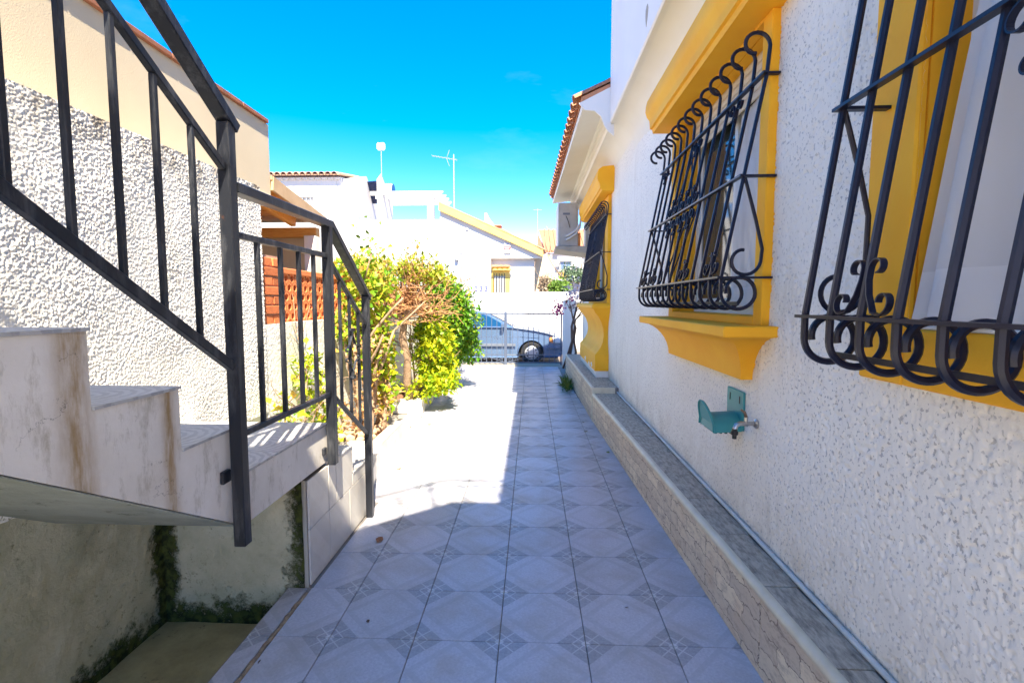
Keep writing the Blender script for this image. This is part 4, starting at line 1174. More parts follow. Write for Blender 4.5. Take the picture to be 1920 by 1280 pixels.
for k in range(7):
    z = 1.404 + k * bh
    if k % 2: link('brick', bfull, pil, (XL - .008 + random.uniform(-.004, .003), 3.942, z), (0, 0, random.uniform(-.012, .012)))
    else:
        for yy_ in (3.875, 4.009): link('brick', bhalf, pil, (XL - .008 + random.uniform(-.005, .004), yy_, z), (0, 0, random.uniform(-.03, .03)))
    for xx in (-2.115,):
        link('brick', MB().box(-.058, .058, -.006, .05, 0, .064).mesh('brick', 'brick', bevel=.003), pil, (xx - .03, 3.802, z))
# pierced clay lattice: rings in staggered rows
lat = MB().box(-2.20, -2.09, 4.08, 6.45, 1.812, 1.862).build('lattice', 'clay', wall, bevel=.006)
def hexring(w, h, th=.016, dep=.09):
    n = 6
    o = [(0.5 * w * math.sin(math.radians(60 * k)), .58 * h * math.cos(math.radians(60 * k))) for k in range(n)]
    i_ = [(a * (1 - 2.2 * th / w), b * (1 - 2.2 * th / h)) for a, b in o]
    vs = [(dep / 2, a, b) for a, b in o] + [(dep / 2, a, b) for a, b in i_] + [(-dep / 2, a, b) for a, b in o] + [(-dep / 2, a, b) for a, b in i_]
    fs = []
    for k in range(n):
        m = (k + 1) % n
        fs += [(k, m, n + m, n + k), (2 * n + k, 3 * n + k, 3 * n + m, 2 * n + m), (k, 2 * n + k, 2 * n + m, m), (n + k, n + m, 3 * n + m, 3 * n + k)]
    return MB().add(vs, fs).mesh('clay_ring', 'clay')
hr = hexring(.104, .092)
rowh = .0815
for r in range(5):
    y = 4.135 + (.052 if r % 2 else 0)
    while y < 6.42:
        link('clay_ring', hr, lat, (-2.145, y, 1.452 + r * rowh)); y += .1045
MB().box(-2.195, -2.095, 4.08, 6.45, 1.4005, 1.408).build('bed', 'clay', lat)

# ================================================================== NEIGHBOUR WITH TIMBER PORCH
nb = thing('neighbour_house', 'beige rendered neighbour house with pine porch beyond the boundary wall', 'house', (-3, 4.5, 0))
MB().box(-5.5, -2.36, -1.5, 3.62, -.25, 3.15).build('wall', 'beige', nb)
MB().box(-2.56, -2.36, 3.6205, 4.53, 2.53, 3.15).build('wall', 'beige', nb)
MB().box(-5.5, -2.57, 3.6205, 4.53, 2.95, 3.15).build('flat_roof', 'beige', nb)
y = -1.5
while y < 4.5:
    y1 = min(y + .40, 4.55); MB().box(-2.50, -2.335, y + .004, y1 - .004, 3.151, 3.185).build('coping_tile', 'coping', nb, bevel=.004); y = y1
MB().box(-5.5, -2.50, 5.64, 5.8, -.25, 2.40).build('porch_wall', 'beige', nb)
MB().box(-2.495, -2.37, 5.46, 5.62, -.25, 2.30).build('pillar', 'white', nb, bevel=.006)
PS = .15
pz = lambda y: 2.60 - PS * (y - 4.54)
PY1 = 5.72
pr = MB().add([(-5.4, 4.54, pz(4.54) + .075), (-2.345, 4.54, pz(4.54) + .075), (-2.345, PY1, pz(PY1) + .075), (-5.4, PY1, pz(PY1) + .075), (-5.4, 4.54, pz(4.54) + .11), (-2.345, 4.54, pz(4.54) + .11), (-2.345, PY1, pz(PY1) + .11), (-5.4, PY1, pz(PY1) + .11)],
              [(0, 3, 2, 1), (4, 5, 6, 7), (0, 1, 5, 4), (1, 2, 6, 5), (2, 3, 7, 6), (3, 0, 4, 7)]).build('porch_roof', 'farroof', nb)
plank = MB().box(-1.5, 1.5, -.0395, .0395, 0, .018).mesh('plank', 'pine', bevel=.003)
y = 3.70
while y < PY1 - .03:
    link('plank', plank, pr, (-4.08 if y < 4.57 else -3.88, y, pz(y) + .052), (-math.atan(PS), 0, 0)); y += .082
for xx in (-2.62, -3.02, -3.40, -3.82, -4.24):
    MB().bar((xx, 3.66, pz(3.66) - .005), (xx, 5.50, pz(5.50) - .005), .06, .10).build('rafter', 'pine', pr, bevel=.004)
MB().bar((-2.352, 4.545, pz(4.545) + .045), (-2.352, PY1, pz(PY1) + .045), .025, .13).build('verge_board', 'beam', pr, bevel=.003)
MB().box(-5.3, -2.372, 5.50, 5.60, pz(5.55) - .16, pz(5.55) - .056).build('wall_plate', 'pine', pr, bevel=.004)
MB().box(-2.565, -2.35, 3.70, 4.56, 2.445, 2.5285).build('lintel', 'soffit', nb)

# ================================================================== PLANTERS
def planter(y0, y1, xa, xb_, label, group='tile edged planters'):
    """raised bed against the boundary wall; border of white tiles on path side and near end"""
    pt = thing('planter', label, 'planter', ((xa - 2.04) / 2, (y0 + y1) / 2, 0), group)
    fx = lambda y: xa + (xb_ - xa) * (y - y0) / (y1 - y0)
    def wedge(o, y_a, y_b, z0, z1, o2):
        return MB().add([(fx(y_a) + o, y_a, z0), (fx(y_b) + o, y_b, z0), (fx(y_b) + o2, y_b, z0), (fx(y_a) + o2, y_a, z0), (fx(y_a) + o, y_a, z1), (fx(y_b) + o, y_b, z1), (fx(y_b) + o2, y_b, z1), (fx(y_a) + o2, y_a, z1)],
                        [(0, 1, 2, 3), (7, 6, 5, 4), (4, 5, 1, 0), (5, 6, 2, 1), (6, 7, 3, 2), (7, 4, 0, 3)])
    wedge(-.012, y0 + .012, y1 - .012, .002, .185, -.10).box(-2.04, fx(y0) - .1, y0 + .012, y0 + .10, .002, .185).build('border', 'grout', pt)
    y = y0
    while y < y1 - .02:
        yb2 = min(y + .33, y1)
        wedge(0, y + .0015, yb2 - .0015, .003, .186, -.010).build('tile', 'walltile', pt)
        wedge(.002, y + .0015, yb2 - .0015, .1862, .196, -.112).build('tile', 'walltile', pt)
        y = yb2
    x = fx(y0) - .011
    while x > -2.03:
        x1 = max(x - .33, -2.04)
        MB().box(x1 + .0015, x - .0015, y0, y0 + .010, .003, .186).build('tile', 'walltile', pt)
        MB().box(x1 + .0015, x - .1, y0 - .002, y0 + .112, .1862, .1955).build('tile', 'walltile', pt) if x - .1 > x1 + .02 else None
        x = x1
    # soil: lumpy bed
    nx_, ny_ = 14, int((y1 - y0) / .05)
    vs, fs = [], []
    for i in range(ny_ + 1):
        y = y0 + .105 + (y1 - y0 - .12) * i / ny_
        for j in range(nx_ + 1):
            vs.append((-2.04 + (fx(y) - .1 + 2.04) * j / nx_, y, .165 + random.uniform(-.012, .02) + .03 * math.sin(j * .5)))
    for i in range(ny_):
        for j in range(nx_): fs.append((i * (nx_ + 1) + j, i * (nx_ + 1) + j + 1, (i + 1) * (nx_ + 1) + j + 1, (i + 1) * (nx_ + 1) + j))
    MB().add(vs, fs).build('soil', 'soil', pt, smooth=True)
    return pt
planter(4.75, 5.70, -1.470, -1.490, 'short tile edged planter with dry stems just past the stair')
planter(6.93, 12.0, -1.540, -1.640, 'long tile edged planter of green shrubs running to the gate')
# low white skirting between stair foot and planter
structure(MB().add([(-2.04, 3.60, .0), (-1.24, 3.60, .0), (-1.47, 4.74, .0), (-2.04, 4.74, .0), (-2.04, 3.60, .10), (-1.26, 3.60, .10), (-1.48, 4.74, .13), (-2.04, 4.74, .13)],
          [(0, 3, 2, 1), (4, 5, 6, 7), (0, 1, 5, 4), (1, 2, 6, 5), (2, 3, 7, 6), (3, 0, 4, 7)]).build('kerb', 'walltile'), 'low tiled kerb filling the corner at the stair foot')

# ================================================================== PLANTS
def shrub(name, label, base, trunks, lobes, n, size, mat, cat='shrub', bark='bark', shell=.5, aspect=.5, tint=None, group='garden shrubs'):
    root = thing(name, label, cat, base, group)
    mb = MB(); g = np.random.default_rng(int(abs(base[0] * 1000 + base[1] * 77)))
    for (p, q, r, dep, sp) in trunks: branch_tubes(mb, p, q, r, dep, sp, g)
    mb.build('trunk', bark, root, smooth=True)
    P, N = clump_points(lobes, n, shell)
    tn = None
    if tint is not None:
        tn = tint + .28 * rng.normal(size=len(P)) * .8
    link('crown', leaves_mesh('crown', P, N, size, mat, aspect, tint=tn), root)
    return root
# yellow-green bush spilling over the long planter
lob = lobes_around((-1.40, 7.22, .80), (.36, .42, .60), 18, .44, 1) + lobes_around((-1.40, 7.15, .42), (.34, .36, .24), 8, .5, 2)
lob += [(-1.50, 7.3, 1.25, .18, .22, .22), (-1.30, 7.3, 1.0, .18, .2, .2), (-1.40, 7.05, .50, .2, .2, .2), (-1.55, 7.05, .34, .25, .2, .18)]
shrub('yellow_shrub', 'bright yellow green leafy bush at the near end of the long planter', (-1.68, 7.25, .17),
      [((-1.68, 7.25, .15), (-1.6, 7.2, .9), .02, 2, .5), ((-1.72, 7.3, .15), (-1.75, 7.25, .9), .018, 2, .5), ((-1.62, 7.2, .15), (-1.4, 7.2, .7), .016, 2, .5)], lob, 6800, .075, 'leaf_yellow', aspect=.52)
# dense rounded green shrub behind it
lob = lobes_around((-1.45, 8.75, 1.45), (.62, .65, .74), 24, .40, 3) + lobes_around((-1.45, 9.2, .75), (.55, .7, .5), 12, .42, 4) + [(-1.15, 8.9, 1.25, .3, .3, .3), (-1.15, 9.0, .9, .22, .25, .25)]
shrub('green_shrub', 'dense rounded dark green shrub with glossy leaves', (-1.82, 8.9, .17),
      [((-1.82, 8.9, .15), (-1.75, 8.8, 1.4), .035, 2, .45), ((-1.86, 8.95, .15), (-1.6, 9.0, 1.2), .028, 2, .45), ((-1.8, 8.85, .15), (-1.9, 8.7, 1.5), .025, 2, .45)], lob, 11500, .068, 'leaf_green', aspect=.55)
# second green shrub nearer the gate
lob = lobes_around((-1.70, 10.7, .85), (.42, .75, .60), 16, .42, 5)
shrub('green_shrub', 'smaller green shrub close to the gate end of the long planter', (-1.88, 10.7, .17),
      [((-1.88, 10.7, .15), (-1.8, 10.7, 1.0), .025, 2, .5)], lob, 4200, .075, 'leaf_green', aspect=.5)
# old pruned shrub: bare twisted trunk, dry twigs, leaves only on top
old = thing('dry_shrub', 'old pruned shrub with twisted pale trunk, bare reddish twigs and leaves only on top', 'shrub', (-1.74, 7.05, .17), 'garden shrubs')
mb = MB(); g = np.random.default_rng(5)
tr = [(-1.74, 7.08, .15), (-1.76, 6.96, .45), (-1.72, 6.86, .80), (-1.78, 6.82, 1.08), (-1.74, 6.80, 1.32), (-1.80, 6.80, 1.50)]
mb.tube(tr, [.07, .055, .048, .055, .045, .035], 9)
for q in ((-1.50, 6.75, 1.62), (-2.02, 6.75, 1.58), (-1.42, 6.9, 1.52), (-1.80, 6.65, 1.74), (-1.62, 7.0, 1.80), (-2.2, 6.9, 1.70)):
    mid = (np.array(tr[-2]) + np.array(q)) / 2 + g.normal(size=3) * .04
    mb.tube([tr[-2], tuple(mid), q], [.036, .028, .020], 7)
mb.build('trunk', 'bark', old, smooth=True)
tw = MB(); ends = []
for k in range(190):
    a = g.uniform(0, 2 * math.pi); el = g.uniform(-.25, 1.25)
    s0 = np.array([-1.80, 6.78, 1.50]) + g.normal(size=3) * np.array([.22, .10, .08])
    L = g.uniform(.25, .62)
    d = np.array([math.cos(a) * math.cos(el) * 1.15, math.sin(a) * math.cos(el) * .8, math.sin(el)])
    q = s0 + d * L
    mid = (s0 + q) / 2 + g.normal(size=3) * .05
    tw.tube([tuple(s0), tuple(mid), tuple(q)], [.009, .007, .003], 4)
    ends.append(q)
    for _ in range(3):
        f = g.uniform(.3, 1); s1 = s0 + (q - s0) * f; d2 = d + g.normal(size=3) * .6; d2 /= np.linalg.norm(d2)
        tw.tube([tuple(s1), tuple(s1 + d2 * L * .22), tuple(s1 + d2 * L * .42 + np.array([0, 0, .02]))], [.006, .004, .002], 4); ends.append(s1 + d2 * L * .42)
o = tw.build('twigs', 'twig', old); o['kind'] = 'stuff'
ends = np.array(ends)
hi = ends[(ends[:, 2] > 1.86)]
P = np.repeat(hi, 7, 0) + rng.normal(size=(len(hi) * 7, 3)) * .055
top = [(-1.95 + .28 * k, 6.98 + .05 * math.sin(k * 3), 2.02 + .05 * math.cos(k * 2.1), .20, .28, .14) for k in np.arange(-2.6, 2.3, .8)]
P2_, N2_ = clump_points([(a_ + rng.normal() * .05, b_, c_ + rng.normal() * .06, d_, e_, f_) for a_, b_, c_, d_, e_, f_ in top], 3000, .15)
P = np.concatenate([P, P2_]); N = np.concatenate([np.tile([0, 0, 1.0], (len(P) - len(P2_), 1)), N2_])
link('crown', leaves_mesh('crown', P, N, .062, 'leaf_dry', .5, tint=rng.random(len(P)) ** 1.3), old)
lo = ends[(ends[:, 2] < 1.86)][::3]
P = lo + rng.normal(size=lo.shape) * .04
link('crown', leaves_mesh('crown', P, np.tile([0, 0, 1.0], (len(P), 1)), .05, 'leaf_dry', .5, tint=.3 + .7 * rng.random(len(P))), old)
Pb, Nb = clump_points([(-1.82, 6.85, 1.62, .42, .22, .22)], 420, .2)
link('crown', leaves_mesh('crown', Pb, Nb, .05, 'leaf_tan', .3), old)
sh = MB(); sp, sn = [], []
for k in range(46):
    x0_ = g.uniform(-2.5, -1.4); p0 = np.array([x0_, 6.95 + g.normal() * .15, 2.02 + g.normal() * .05]); d_ = np.array([g.normal() * .25, g.normal() * .2, 1.0]); L_ = g.uniform(.10, .30)
    p1 = p0 + d_ * L_; sh.tube([tuple(p0), tuple((p0 + p1) / 2 + g.normal(size=3) * .015), tuple(p1)], [.004, .003, .0015], 4)
    for f_ in g.uniform(.2, 1, 6): sp.append(p0 + (p1 - p0) * f_); sn.append(g.normal(size=3) * .7 + np.array([0, 0, .4]))
o = sh.build('shoots', 'twig', old); o['kind'] = 'stuff'
link('crown', leaves_mesh('crown', sp, sn, .055, 'leaf_dry', .4, tint=rng.random(len(sp)) ** 1.5), old)
# straggly climber in the short planter
cl = thing('straggly_climber', 'straggly climber with thick dry stems and yellowing leaves in the short planter', 'climber', (-1.75, 5.2, .17), 'garden shrubs')
mb = MB(); g = np.random.default_rng(9); ends = []
for (p, q, r) in (((-1.70, 5.15, .16), (-1.66, 5.3, .85), .040), ((-1.80, 5.05, .16), (-1.85, 5.1, 1.25), .032), ((-1.64, 5.4, .16), (-1.62, 5.45, .70), .034), ((-1.9, 5.3, .16), (-1.95, 5.4, 1.5), .025), ((-1.75, 5.5, .16), (-1.66, 5.6, 1.3), .028), ((-1.62, 4.98, .16), (-1.75, 5.2, .8), .022)):
    ends += branch_tubes(mb, p, q, r, 1, .30, g, 7)
mb.build('trunk', 'bark', cl, smooth=True)
ends = np.array([e for e in ends if e[2] > .25])
P = np.repeat(ends, 26, 0) + rng.normal(size=(len(ends) * 26, 3)) * np.array([.10, .12, .16])
P = P[(P[:, 0] > -2.0) & (P[:, 0] < -1.52)]
P3_, N3_ = clump_points([(-1.78, 5.35, 1.62, .24, .35, .20), (-1.72, 5.55, 1.78, .22, .3, .16), (-1.92, 5.2, 1.35, .12, .3, .25), (-1.86, 5.5, 1.15, .16, .3, .3), (-2.0, 5.6, 1.95, .25, .25, .12)], 1700, .3)
P = np.concatenate([P, P3_]); N = np.concatenate([np.tile([.3, -.4, .8], (len(P) - len(P3_), 1)), N3_])
link('crown', leaves_mesh('crown', P, N, .070, 'leaf_ivy', .7, tint=rng.random(len(P)) ** 1.2), cl)
Pb, Nb = clump_points([(-1.74, 5.30, .95, .20, .35, .40), (-1.68, 5.45, .50, .18, .3, .25), (-1.80, 5.10, .45, .2, .25, .25), (-1.78, 5.5, 1.40, .2, .3, .25)], 900, .15)
link('crown', leaves_mesh('crown', Pb, Nb, .06, 'leaf_tan', .5), cl)
Pb, Nb = clump_points([(-1.76, 5.45, 1.05, .22, .30, .45), (-1.66, 5.55, .60, .16, .2, .28)], 900, .15)
link('crown', leaves_mesh('crown', Pb, Nb, .075, 'leaf_yellow', .6), cl)
# stones and dead leaves on the soil of that bed
for k in range(16):
    yy_ = random.uniform(4.88, 5.6); xx = random.uniform(-1.98, -1.62); s = random.uniform(.03, .075)
    bm = bmesh.new(); bmesh.ops.create_icosphere(bm, subdivisions=2, radius=s)
    for v in bm.verts: v.co *= random.uniform(.8, 1.15); v.co.z *= .7
    me = bpy.data.meshes.new('garden_stone'); bm.to_mesh(me); bm.free(); me.materials.append(MAT['rocks'])
    me.polygons.foreach_set('use_smooth', [True] * len(me.polygons))
    tag(link('garden_stone', me, None, (xx, yy_, .17 + s * .4)), 'rounded tan stone lying on the soil of the short planter', 'stone', 'stones in the short planter')
# small yellowing weed standing at the landing's far corner
lob = [(-1.86, 3.66, .62, .14, .06, .32), (-1.90, 4.2, .95, .12, .22, .28), (-1.88, 4.4, .5, .14, .25, .3)]
shrub('wall_weed', 'yellowing leafy weed against the rough cast wall behind the landing', (-1.9, 4.2, .12), [((-1.9, 4.2, .10), (-1.88, 4.1, .95), .012, 2, .6), ((-1.88, 3.72, .10), (-1.87, 3.68, .7), .010, 2, .5)], lob, 700, .065, 'leaf_ivy', aspect=.6, shell=.2, tint=.5, cat='plant', group='weeds')
# tall stalk with round leaves above the climber
stk = thing('tall_stalk', 'thin stalk with a few round leaves rising above the climber', 'plant', (-1.72, 5.55, .2))
s0, s1 = at_y(700, 470, 5.55), at_y(712, 435, 5.55)
MB().tube([(-1.70, 5.55, .2), (-1.72, 5.55, 1.2), at_y(695, 480, 5.55), at_y(690, 460, 5.55), s1], .004, 5).build('stem', 'twig', stk)
for (u, v) in ((671, 444), (683, 450), (688, 436), (678, 465), (689, 463), (692, 471), (700, 478)):
    c_ = at_y(u, v, 5.55 + random.uniform(-.06, .06)); m = MB()
    R_ = Matrix.Rotation(random.uniform(-.9, .9), 3, 'X') @ Matrix.Rotation(random.uniform(-.7, .7), 3, 'Y')
    vs = [Vector(c_)] + [Vector(c_) + R_ @ Vector((.028 * math.cos(a), .028 * math.sin(a), .005)) for a in np.linspace(0, 2 * math.pi, 9)[:-1]]
    me = m.add(vs, [(0, i, i % 8 + 1) for i in range(1, 9)]).mesh('leaf', 'leaf_far'); a_ = me.attributes.new('tint', 'FLOAT', 'POINT'); a_.data.foreach_set('value', [.4] * 9)
    link('leaf', me, stk)
# bougainvillea by the gate pillar
bg_ = thing('bougainvillea', 'twisted bougainvillea with dark bare stems and magenta flowers by the gate', 'climber', (.80, 11.4, 0))
mb = MB(); g = np.random.default_rng(14); ends = []
for (p, w_) in (([(1062, 692), (1068, 668), (1073, 640), (1072, 612), (1078, 590), (1083, 570)], .040), ([(1074, 690), (1080, 660), (1076, 636), (1080, 615), (1074, 596), (1070, 575)], .030), ([(1056, 690), (1066, 660), (1075, 630), (1079, 600), (1090, 585)], .026)):
    pts = []
    for i, (u, v) in enumerate(p):
        q = at_y(u, v, 11.25 + .06 * math.sin(i * 2.0 + w_ * 90)); pts.append((q[0], q[1], max(q[2], -.0)))
    mb.tube(pts, [w_ * (1 - .1 * i) for i in range(len(pts))], 7)
    ends += branch_tubes(mb, pts[-2], tuple(np.array(pts[-1]) + g.normal(size=3) * .06), .014, 2, .8, g, 5)
mb.build('trunk', 'darkbark', bg_, smooth=True)
ends = np.array(ends)
P = np.repeat(ends, 6, 0) + rng.normal(size=(len(ends) * 6, 3)) * .05
link('crown', leaves_mesh('crown', P, np.tile([0, 0, 1.0], (len(P), 1)), .05, 'leaf_brown', .6), bg_)
c1 = np.array(at_y(1046, 580, 11.2)); c2 = np.array(at_y(1068, 562, 11.2)); c3 = np.array(at_y(1078, 548, 11.2)); c0 = np.array(at_y(1044, 569, 11.2))
mb2 = MB().tube([tuple(np.array(at_y(1072, 585, 11.25))), tuple(c2), tuple(c0), tuple(c1)], .005, 5).build('shoot', 'darkbark', bg_)
link('flowers', leaves_mesh('flowers', c1 + rng.normal(size=(90, 3)) * .07, rng.normal(size=(90, 3)), .055, 'flower', .8), bg_)['kind'] = 'stuff'
link('flowers', leaves_mesh('flowers', c2 + rng.normal(size=(40, 3)) * .08, rng.normal(size=(40, 3)), .05, 'flower', .8), bg_)['kind'] = 'stuff'
link('flowers', leaves_mesh('flowers', c3 + rng.normal(size=(200, 3)) * np.array([.10, .10, .14]), rng.normal(size=(200, 3)), .055, 'flower_pale', .8), bg_)['kind'] = 'stuff'
# tuft of weeds at the plinth's far foot
tf = thing('weed_tuft', 'green tuft of grassy weeds at the foot of the far plinth', 'weeds', (.68, 9.3, 0))
mb = MB(); vs, fs = [], []
P = np.array([[.66 + rng.normal() * .035, 9.3 + rng.normal() * .30, .0] for _ in range(420)])
link('blades', leaves_mesh('blades', P, np.tile([-.15, -.1, 1.0], (420, 1)), .15, 'grass', .10, jitter=.35), tf)['kind'] = 'stuff'

# fallen leaves on the tiles
def fallen(u, v, s, mat, label):
    r = ray(u, v); tt = (.006 - EYE) / r[2]; c_ = Vector((tt * r[0], tt * r[1], .006))
    a = random.uniform(0, 6.28); k = random.uniform(.35, .6)
    vs = []
    for i, (p, q, h) in enumerate(((-1, 0, .10), (-.3, .55, .35), (.45, .42, .30), (1, 0, .15), (.45, -.42, .05), (-.3, -.55, .02), (0, 0, .0))):
        x_, y_ = p * s, q * s * k * 2
        vs.append((c_.x + x_ * math.cos(a) - y_ * math.sin(a), c_.y + x_ * math.sin(a) + y_ * math.cos(a), c_.z + h * s))
    fs = [(6, i, (i + 1) % 6) for i in range(6)]
    tag(MB().add(vs, fs).build('fallen_leaf', mat), label, 'leaf', 'fallen leaves on the path')
fallen(712, 1012, .040, 'deadleaf', 'curled russet dead leaf on shaded tiles near the railing post')
for (u, v) in ((1093, 791), (1098, 809), (1140, 848)):
    fallen(u, v, .035, 'fadedleaf', 'greenish fallen leaf on tiles beside the stone plinth')
for (u, v) in ((690, 1164), (1175, 1138), (486, 1240), (1196, 942), (812, 795), (918, 750), (1015, 903), (1120, 790)):
    fallen(u, v, .014, 'darkbark', 'tiny dark scrap of dry leaf on the path tiles')
for (u, v) in ((805, 795), (748, 878), (690, 893)):
    fallen(u, v, .035, 'rocks', 'pale dry leaf on the sunlit tiles')

for (u, v) in ((770, 800), (790, 782), (845, 720)):
    fallen(u, v, .02, 'deadleaf', 'small brown leaf on sunlit tiles along the planter edge')

# ================================================================== GATE
gate = thing('gate', 'pale blue metal bar gate closing the end of the path', 'gate', (-.66, 12.75, 0))
GY = 12.75
gx0, gx1, gp = -1.95, .765, -.664
gt, gb_ = 1.300, .025
MB().box(gx0, gx1, GY - .015, GY + .015, gt - .03, gt).build('top_rail', 'gate', gate)
MB().box(gx0, gx1, GY - .015, GY + .015, gb_, gb_ + .03).build('bottom_rail', 'gate', gate)
MB().box(gx0, gp - .036, GY - .015, GY + .015, .225, .25).build('lower_rail', 'gate', gate)
MB().box(gp + .036, gx1, GY - .015, GY + .015, .225, .25).build('lower_rail', 'cartrim', gate)
MB().box(gp - .035, gp + .035, GY - .03, GY + .03, -.012, gt + .02).build('post', 'gate', gate, bevel=.005)
MB().tube([(gp, GY, gt + .02), (gp, GY, gt + .20)], [.012, .004], 6).build('finial', 'gate', gate)
for xx in (gx0 + .015, gx1 - .015):
    MB().box(xx - .018, xx + .018, GY - .018, GY + .018, -.012, gt - .031).build('stile', 'gate', gate)
gbar = MB().box(-.0085, .0085, -.0085, .0085, gb_ + .031, gt - .031).mesh('bar', 'gate')
xx = gx0 + .13
while xx < gx1 - .06:
    if abs(xx - gp) > .06: link('bar', gbar, gate, (xx, GY, 0))
    xx += .1335
def gscroll(x, z, sx, sz, s):
    pl = lambda p, q: (x + sx * p, GY - .012, z + sz * q)
    MB().tube(spiral((s, 0), s * .95, s * .3, 180, -200, 16, pl), .007, 5).build('scroll', 'gate', gate)
gscroll(-1.26, .15, 1, 1, .055); gscroll(-1.26, .15, -1, 1, .055); gscroll(gp - .17, .10, 1, 1, .05); gscroll(gp + .06, .10, 1, 1, .05); gscroll(.2, .15, 1, 1, .055); gscroll(.2, .15, -1, 1, .055)
MB().tube([(-1.17, GY - .012, .20), (gp - .06, GY - .012, .065)], .008, 5).build('brace', 'gate', gate)
MB().tube([(.11, GY - .012, .20), (gp + .06, GY - .012, .065)], .008, 5).build('brace', 'gate', gate)
MB().tube([(-1.9, GY - .012, .62), (-1.3, GY - .012, .69), (-.95, GY - .012, .70)], .006, 5).build('arch', 'gate', gate)
MB().tube([(gp - .1, GY - .012, .70), (-.3, GY - .012, .69), (.2, GY - .012, .66)], .006, 5).build('arch', 'gate', gate)
gscroll(gp - .2, .67, 1, -1, .05); gscroll(gp - .2, .67, -1, -1, .05)
pl_ = MB().box(.79, 1.10, 12.60, 12.92, -.2, 1.62).build('gate_pillar', 'white', bevel=.01)
tag(pl_, 'white rendered pillar at the right side of the gate', 'pillar')
pl_ = MB().box(-2.30, -1.98, 12.62, 12.92, -.2, 1.62).build('gate_pillar', 'white', bevel=.01)
tag(pl_, 'white rendered pillar at the planter side of the gate', 'pillar')

# ================================================================== CAR
car = thing('car', 'silver blue hatchback parked in the street behind the gate', 'car', (-1.3, 14.85, -.16))
CY0, CY1, SZ = 14.05, 15.70, -.16
cw = (CY0 + CY1) / 2
def arc(cx, r, a0, a1, n=10): return [(cx + r * math.cos(math.radians(a0 + (a1 - a0) * i / n)), .30 + r * math.sin(math.radians(a0 + (a1 - a0) * i / n))) for i in range(n + 1)]
low = [(.88, .30), (.90, .46), (.875, .60), (.83, .70), (.72, .77), (.45, .86), (.10, .935), (-.30, .99), (-.58, 1.025), (-1.0, 1.035), (-2.0, 1.045), (-2.9, 1.04), (-3.28, 1.02), (-3.36, .80), (-3.38, .52), (-3.34, .30)]
low += [(-2.93, .20)] + arc(-2.55, .375, 195, -15, 12)[0:] + [(-2.15, .18), (-.42, .18)] + arc(0, .375, 195, -15, 12) + [(.42, .20), (.80, .22)]
def side_loft(poly, offs):
    """outline swept across the car: list of (y, inset) sections; inset pulls the outline to its centre"""
    cx = sum(p[0] for p in poly) / len(poly); cz = .55
    secs = []
    for y, k in offs:
        secs.append([(p[0] + (cx - p[0]) * k * .35, y, SZ + p[1] + (cz - p[1]) * k) for p in poly])
    return secs
secs = side_loft(low, [(CY0 + .05, .09), (CY0 + .015, .03), (CY0, .0), (CY1, .0), (CY1 - .015, .03), (CY1 - .05, .09)][0:3] + [(CY1, .0), (CY1 - .015, .03), (CY1 - .05, .09)][0:0] + [(CY1, .0)])
MB().loft(secs).build('body', 'carpaint', car, smooth=38)
roofp = [(-.50, 1.02), (-.62, 1.09), (-.90, 1.25), (-1.20, 1.40), (-1.36, 1.455), (-1.6, 1.485), (-2.1, 1.49), (-2.6, 1.455), (-2.95, 1.33), (-3.18, 1.10), (-3.22, 1.03)]
def cab(inset0, inset1, yA, yB):
    secs = []
    for y, s_ in ((yA, 1), (yB, -1)):
        secs.append([(x, y + s_ * (inset0 + (inset1 - inset0) * max(0, (z - 1.02) / .47)), SZ + z) for x, z in roofp])
    return secs
MB().loft(cab(.07, .20, CY0, CY1)).build('cabin', 'carpaint', car, smooth=35)
def pane(poly, name, mat, off=.006):
    m = MB()
    f = lambda z: CY0 + .07 + .13 * (z - 1.02) / .47 - off
    n = len(poly)
    vs = [(x, f(z), SZ + z) for x, z in poly] + [(x, f(z) + .004, SZ + z) for x, z in poly]
    m.add(vs, [tuple(range(n)), tuple(range(2 * n - 1, n - 1, -1))] + [(i, i + n, (i + 1) % n + n, (i + 1) % n) for i in range(n)])
    return m.build(name, mat, car)
pane([(-.72, 1.065), (-.95, 1.20), (-1.22, 1.345), (-1.42, 1.41), (-1.68, 1.43), (-1.68, 1.06)], 'side_window', 'carglass')
pane([(-1.76, 1.06), (-1.76, 1.43), (-2.2, 1.435), (-2.55, 1.40), (-2.62, 1.06)], 'side_window', 'carglass')
m = MB(); w0, w1 = .10, .22
q = [(-.575, 1.075), (-.90, 1.262), (-1.23, 1.418)]
vs = []
for x, z in q:
    k = .085 + .13 * (z - 1.02) / .47; vs += [(x + .012, CY0 + k, SZ + z + .014), (x + .012, CY1 - k, SZ + z + .014)]
m.add(vs, [(0, 1, 3, 2), (2, 3, 5, 4)]).build('windscreen', 'carglass', car)
MB().tube([(-.45, CY0 + .30, SZ + 1.04), (-.60, CY0 + .75, SZ + 1.10)], .008, 5).build('wiper', 'black', car)
MB().loft([[(x, y, z) for (y, z) in ((CY0 - .12, SZ + 1.03), (CY0 + .07, SZ + 1.03), (CY0 + .07, SZ + 1.13), (CY0 - .13, SZ + 1.15))] for x in (-.86, -.76)]).build('door_mirror', 'carpaint', car, bevel=.015)
MB().box(-2.10, -.45, CY0 - .012, CY0 + .004, SZ + .50, SZ + .58).build('side_moulding', 'cartrim', car, bevel=.004)
MB().box(.43, .90, CY0 - .008, CY0 + .1, SZ + .42, SZ + .47).build('bumper_strip', 'cartrim', car, bevel=.004)
MB().prism([(.62, .60), (.86, .60), (.845, .69), (.74, .755), (.58, .76)], CY0 - .006, CY0 + .22, 'y').build('headlight', 'lamp', car, bevel=.01).location.z = SZ
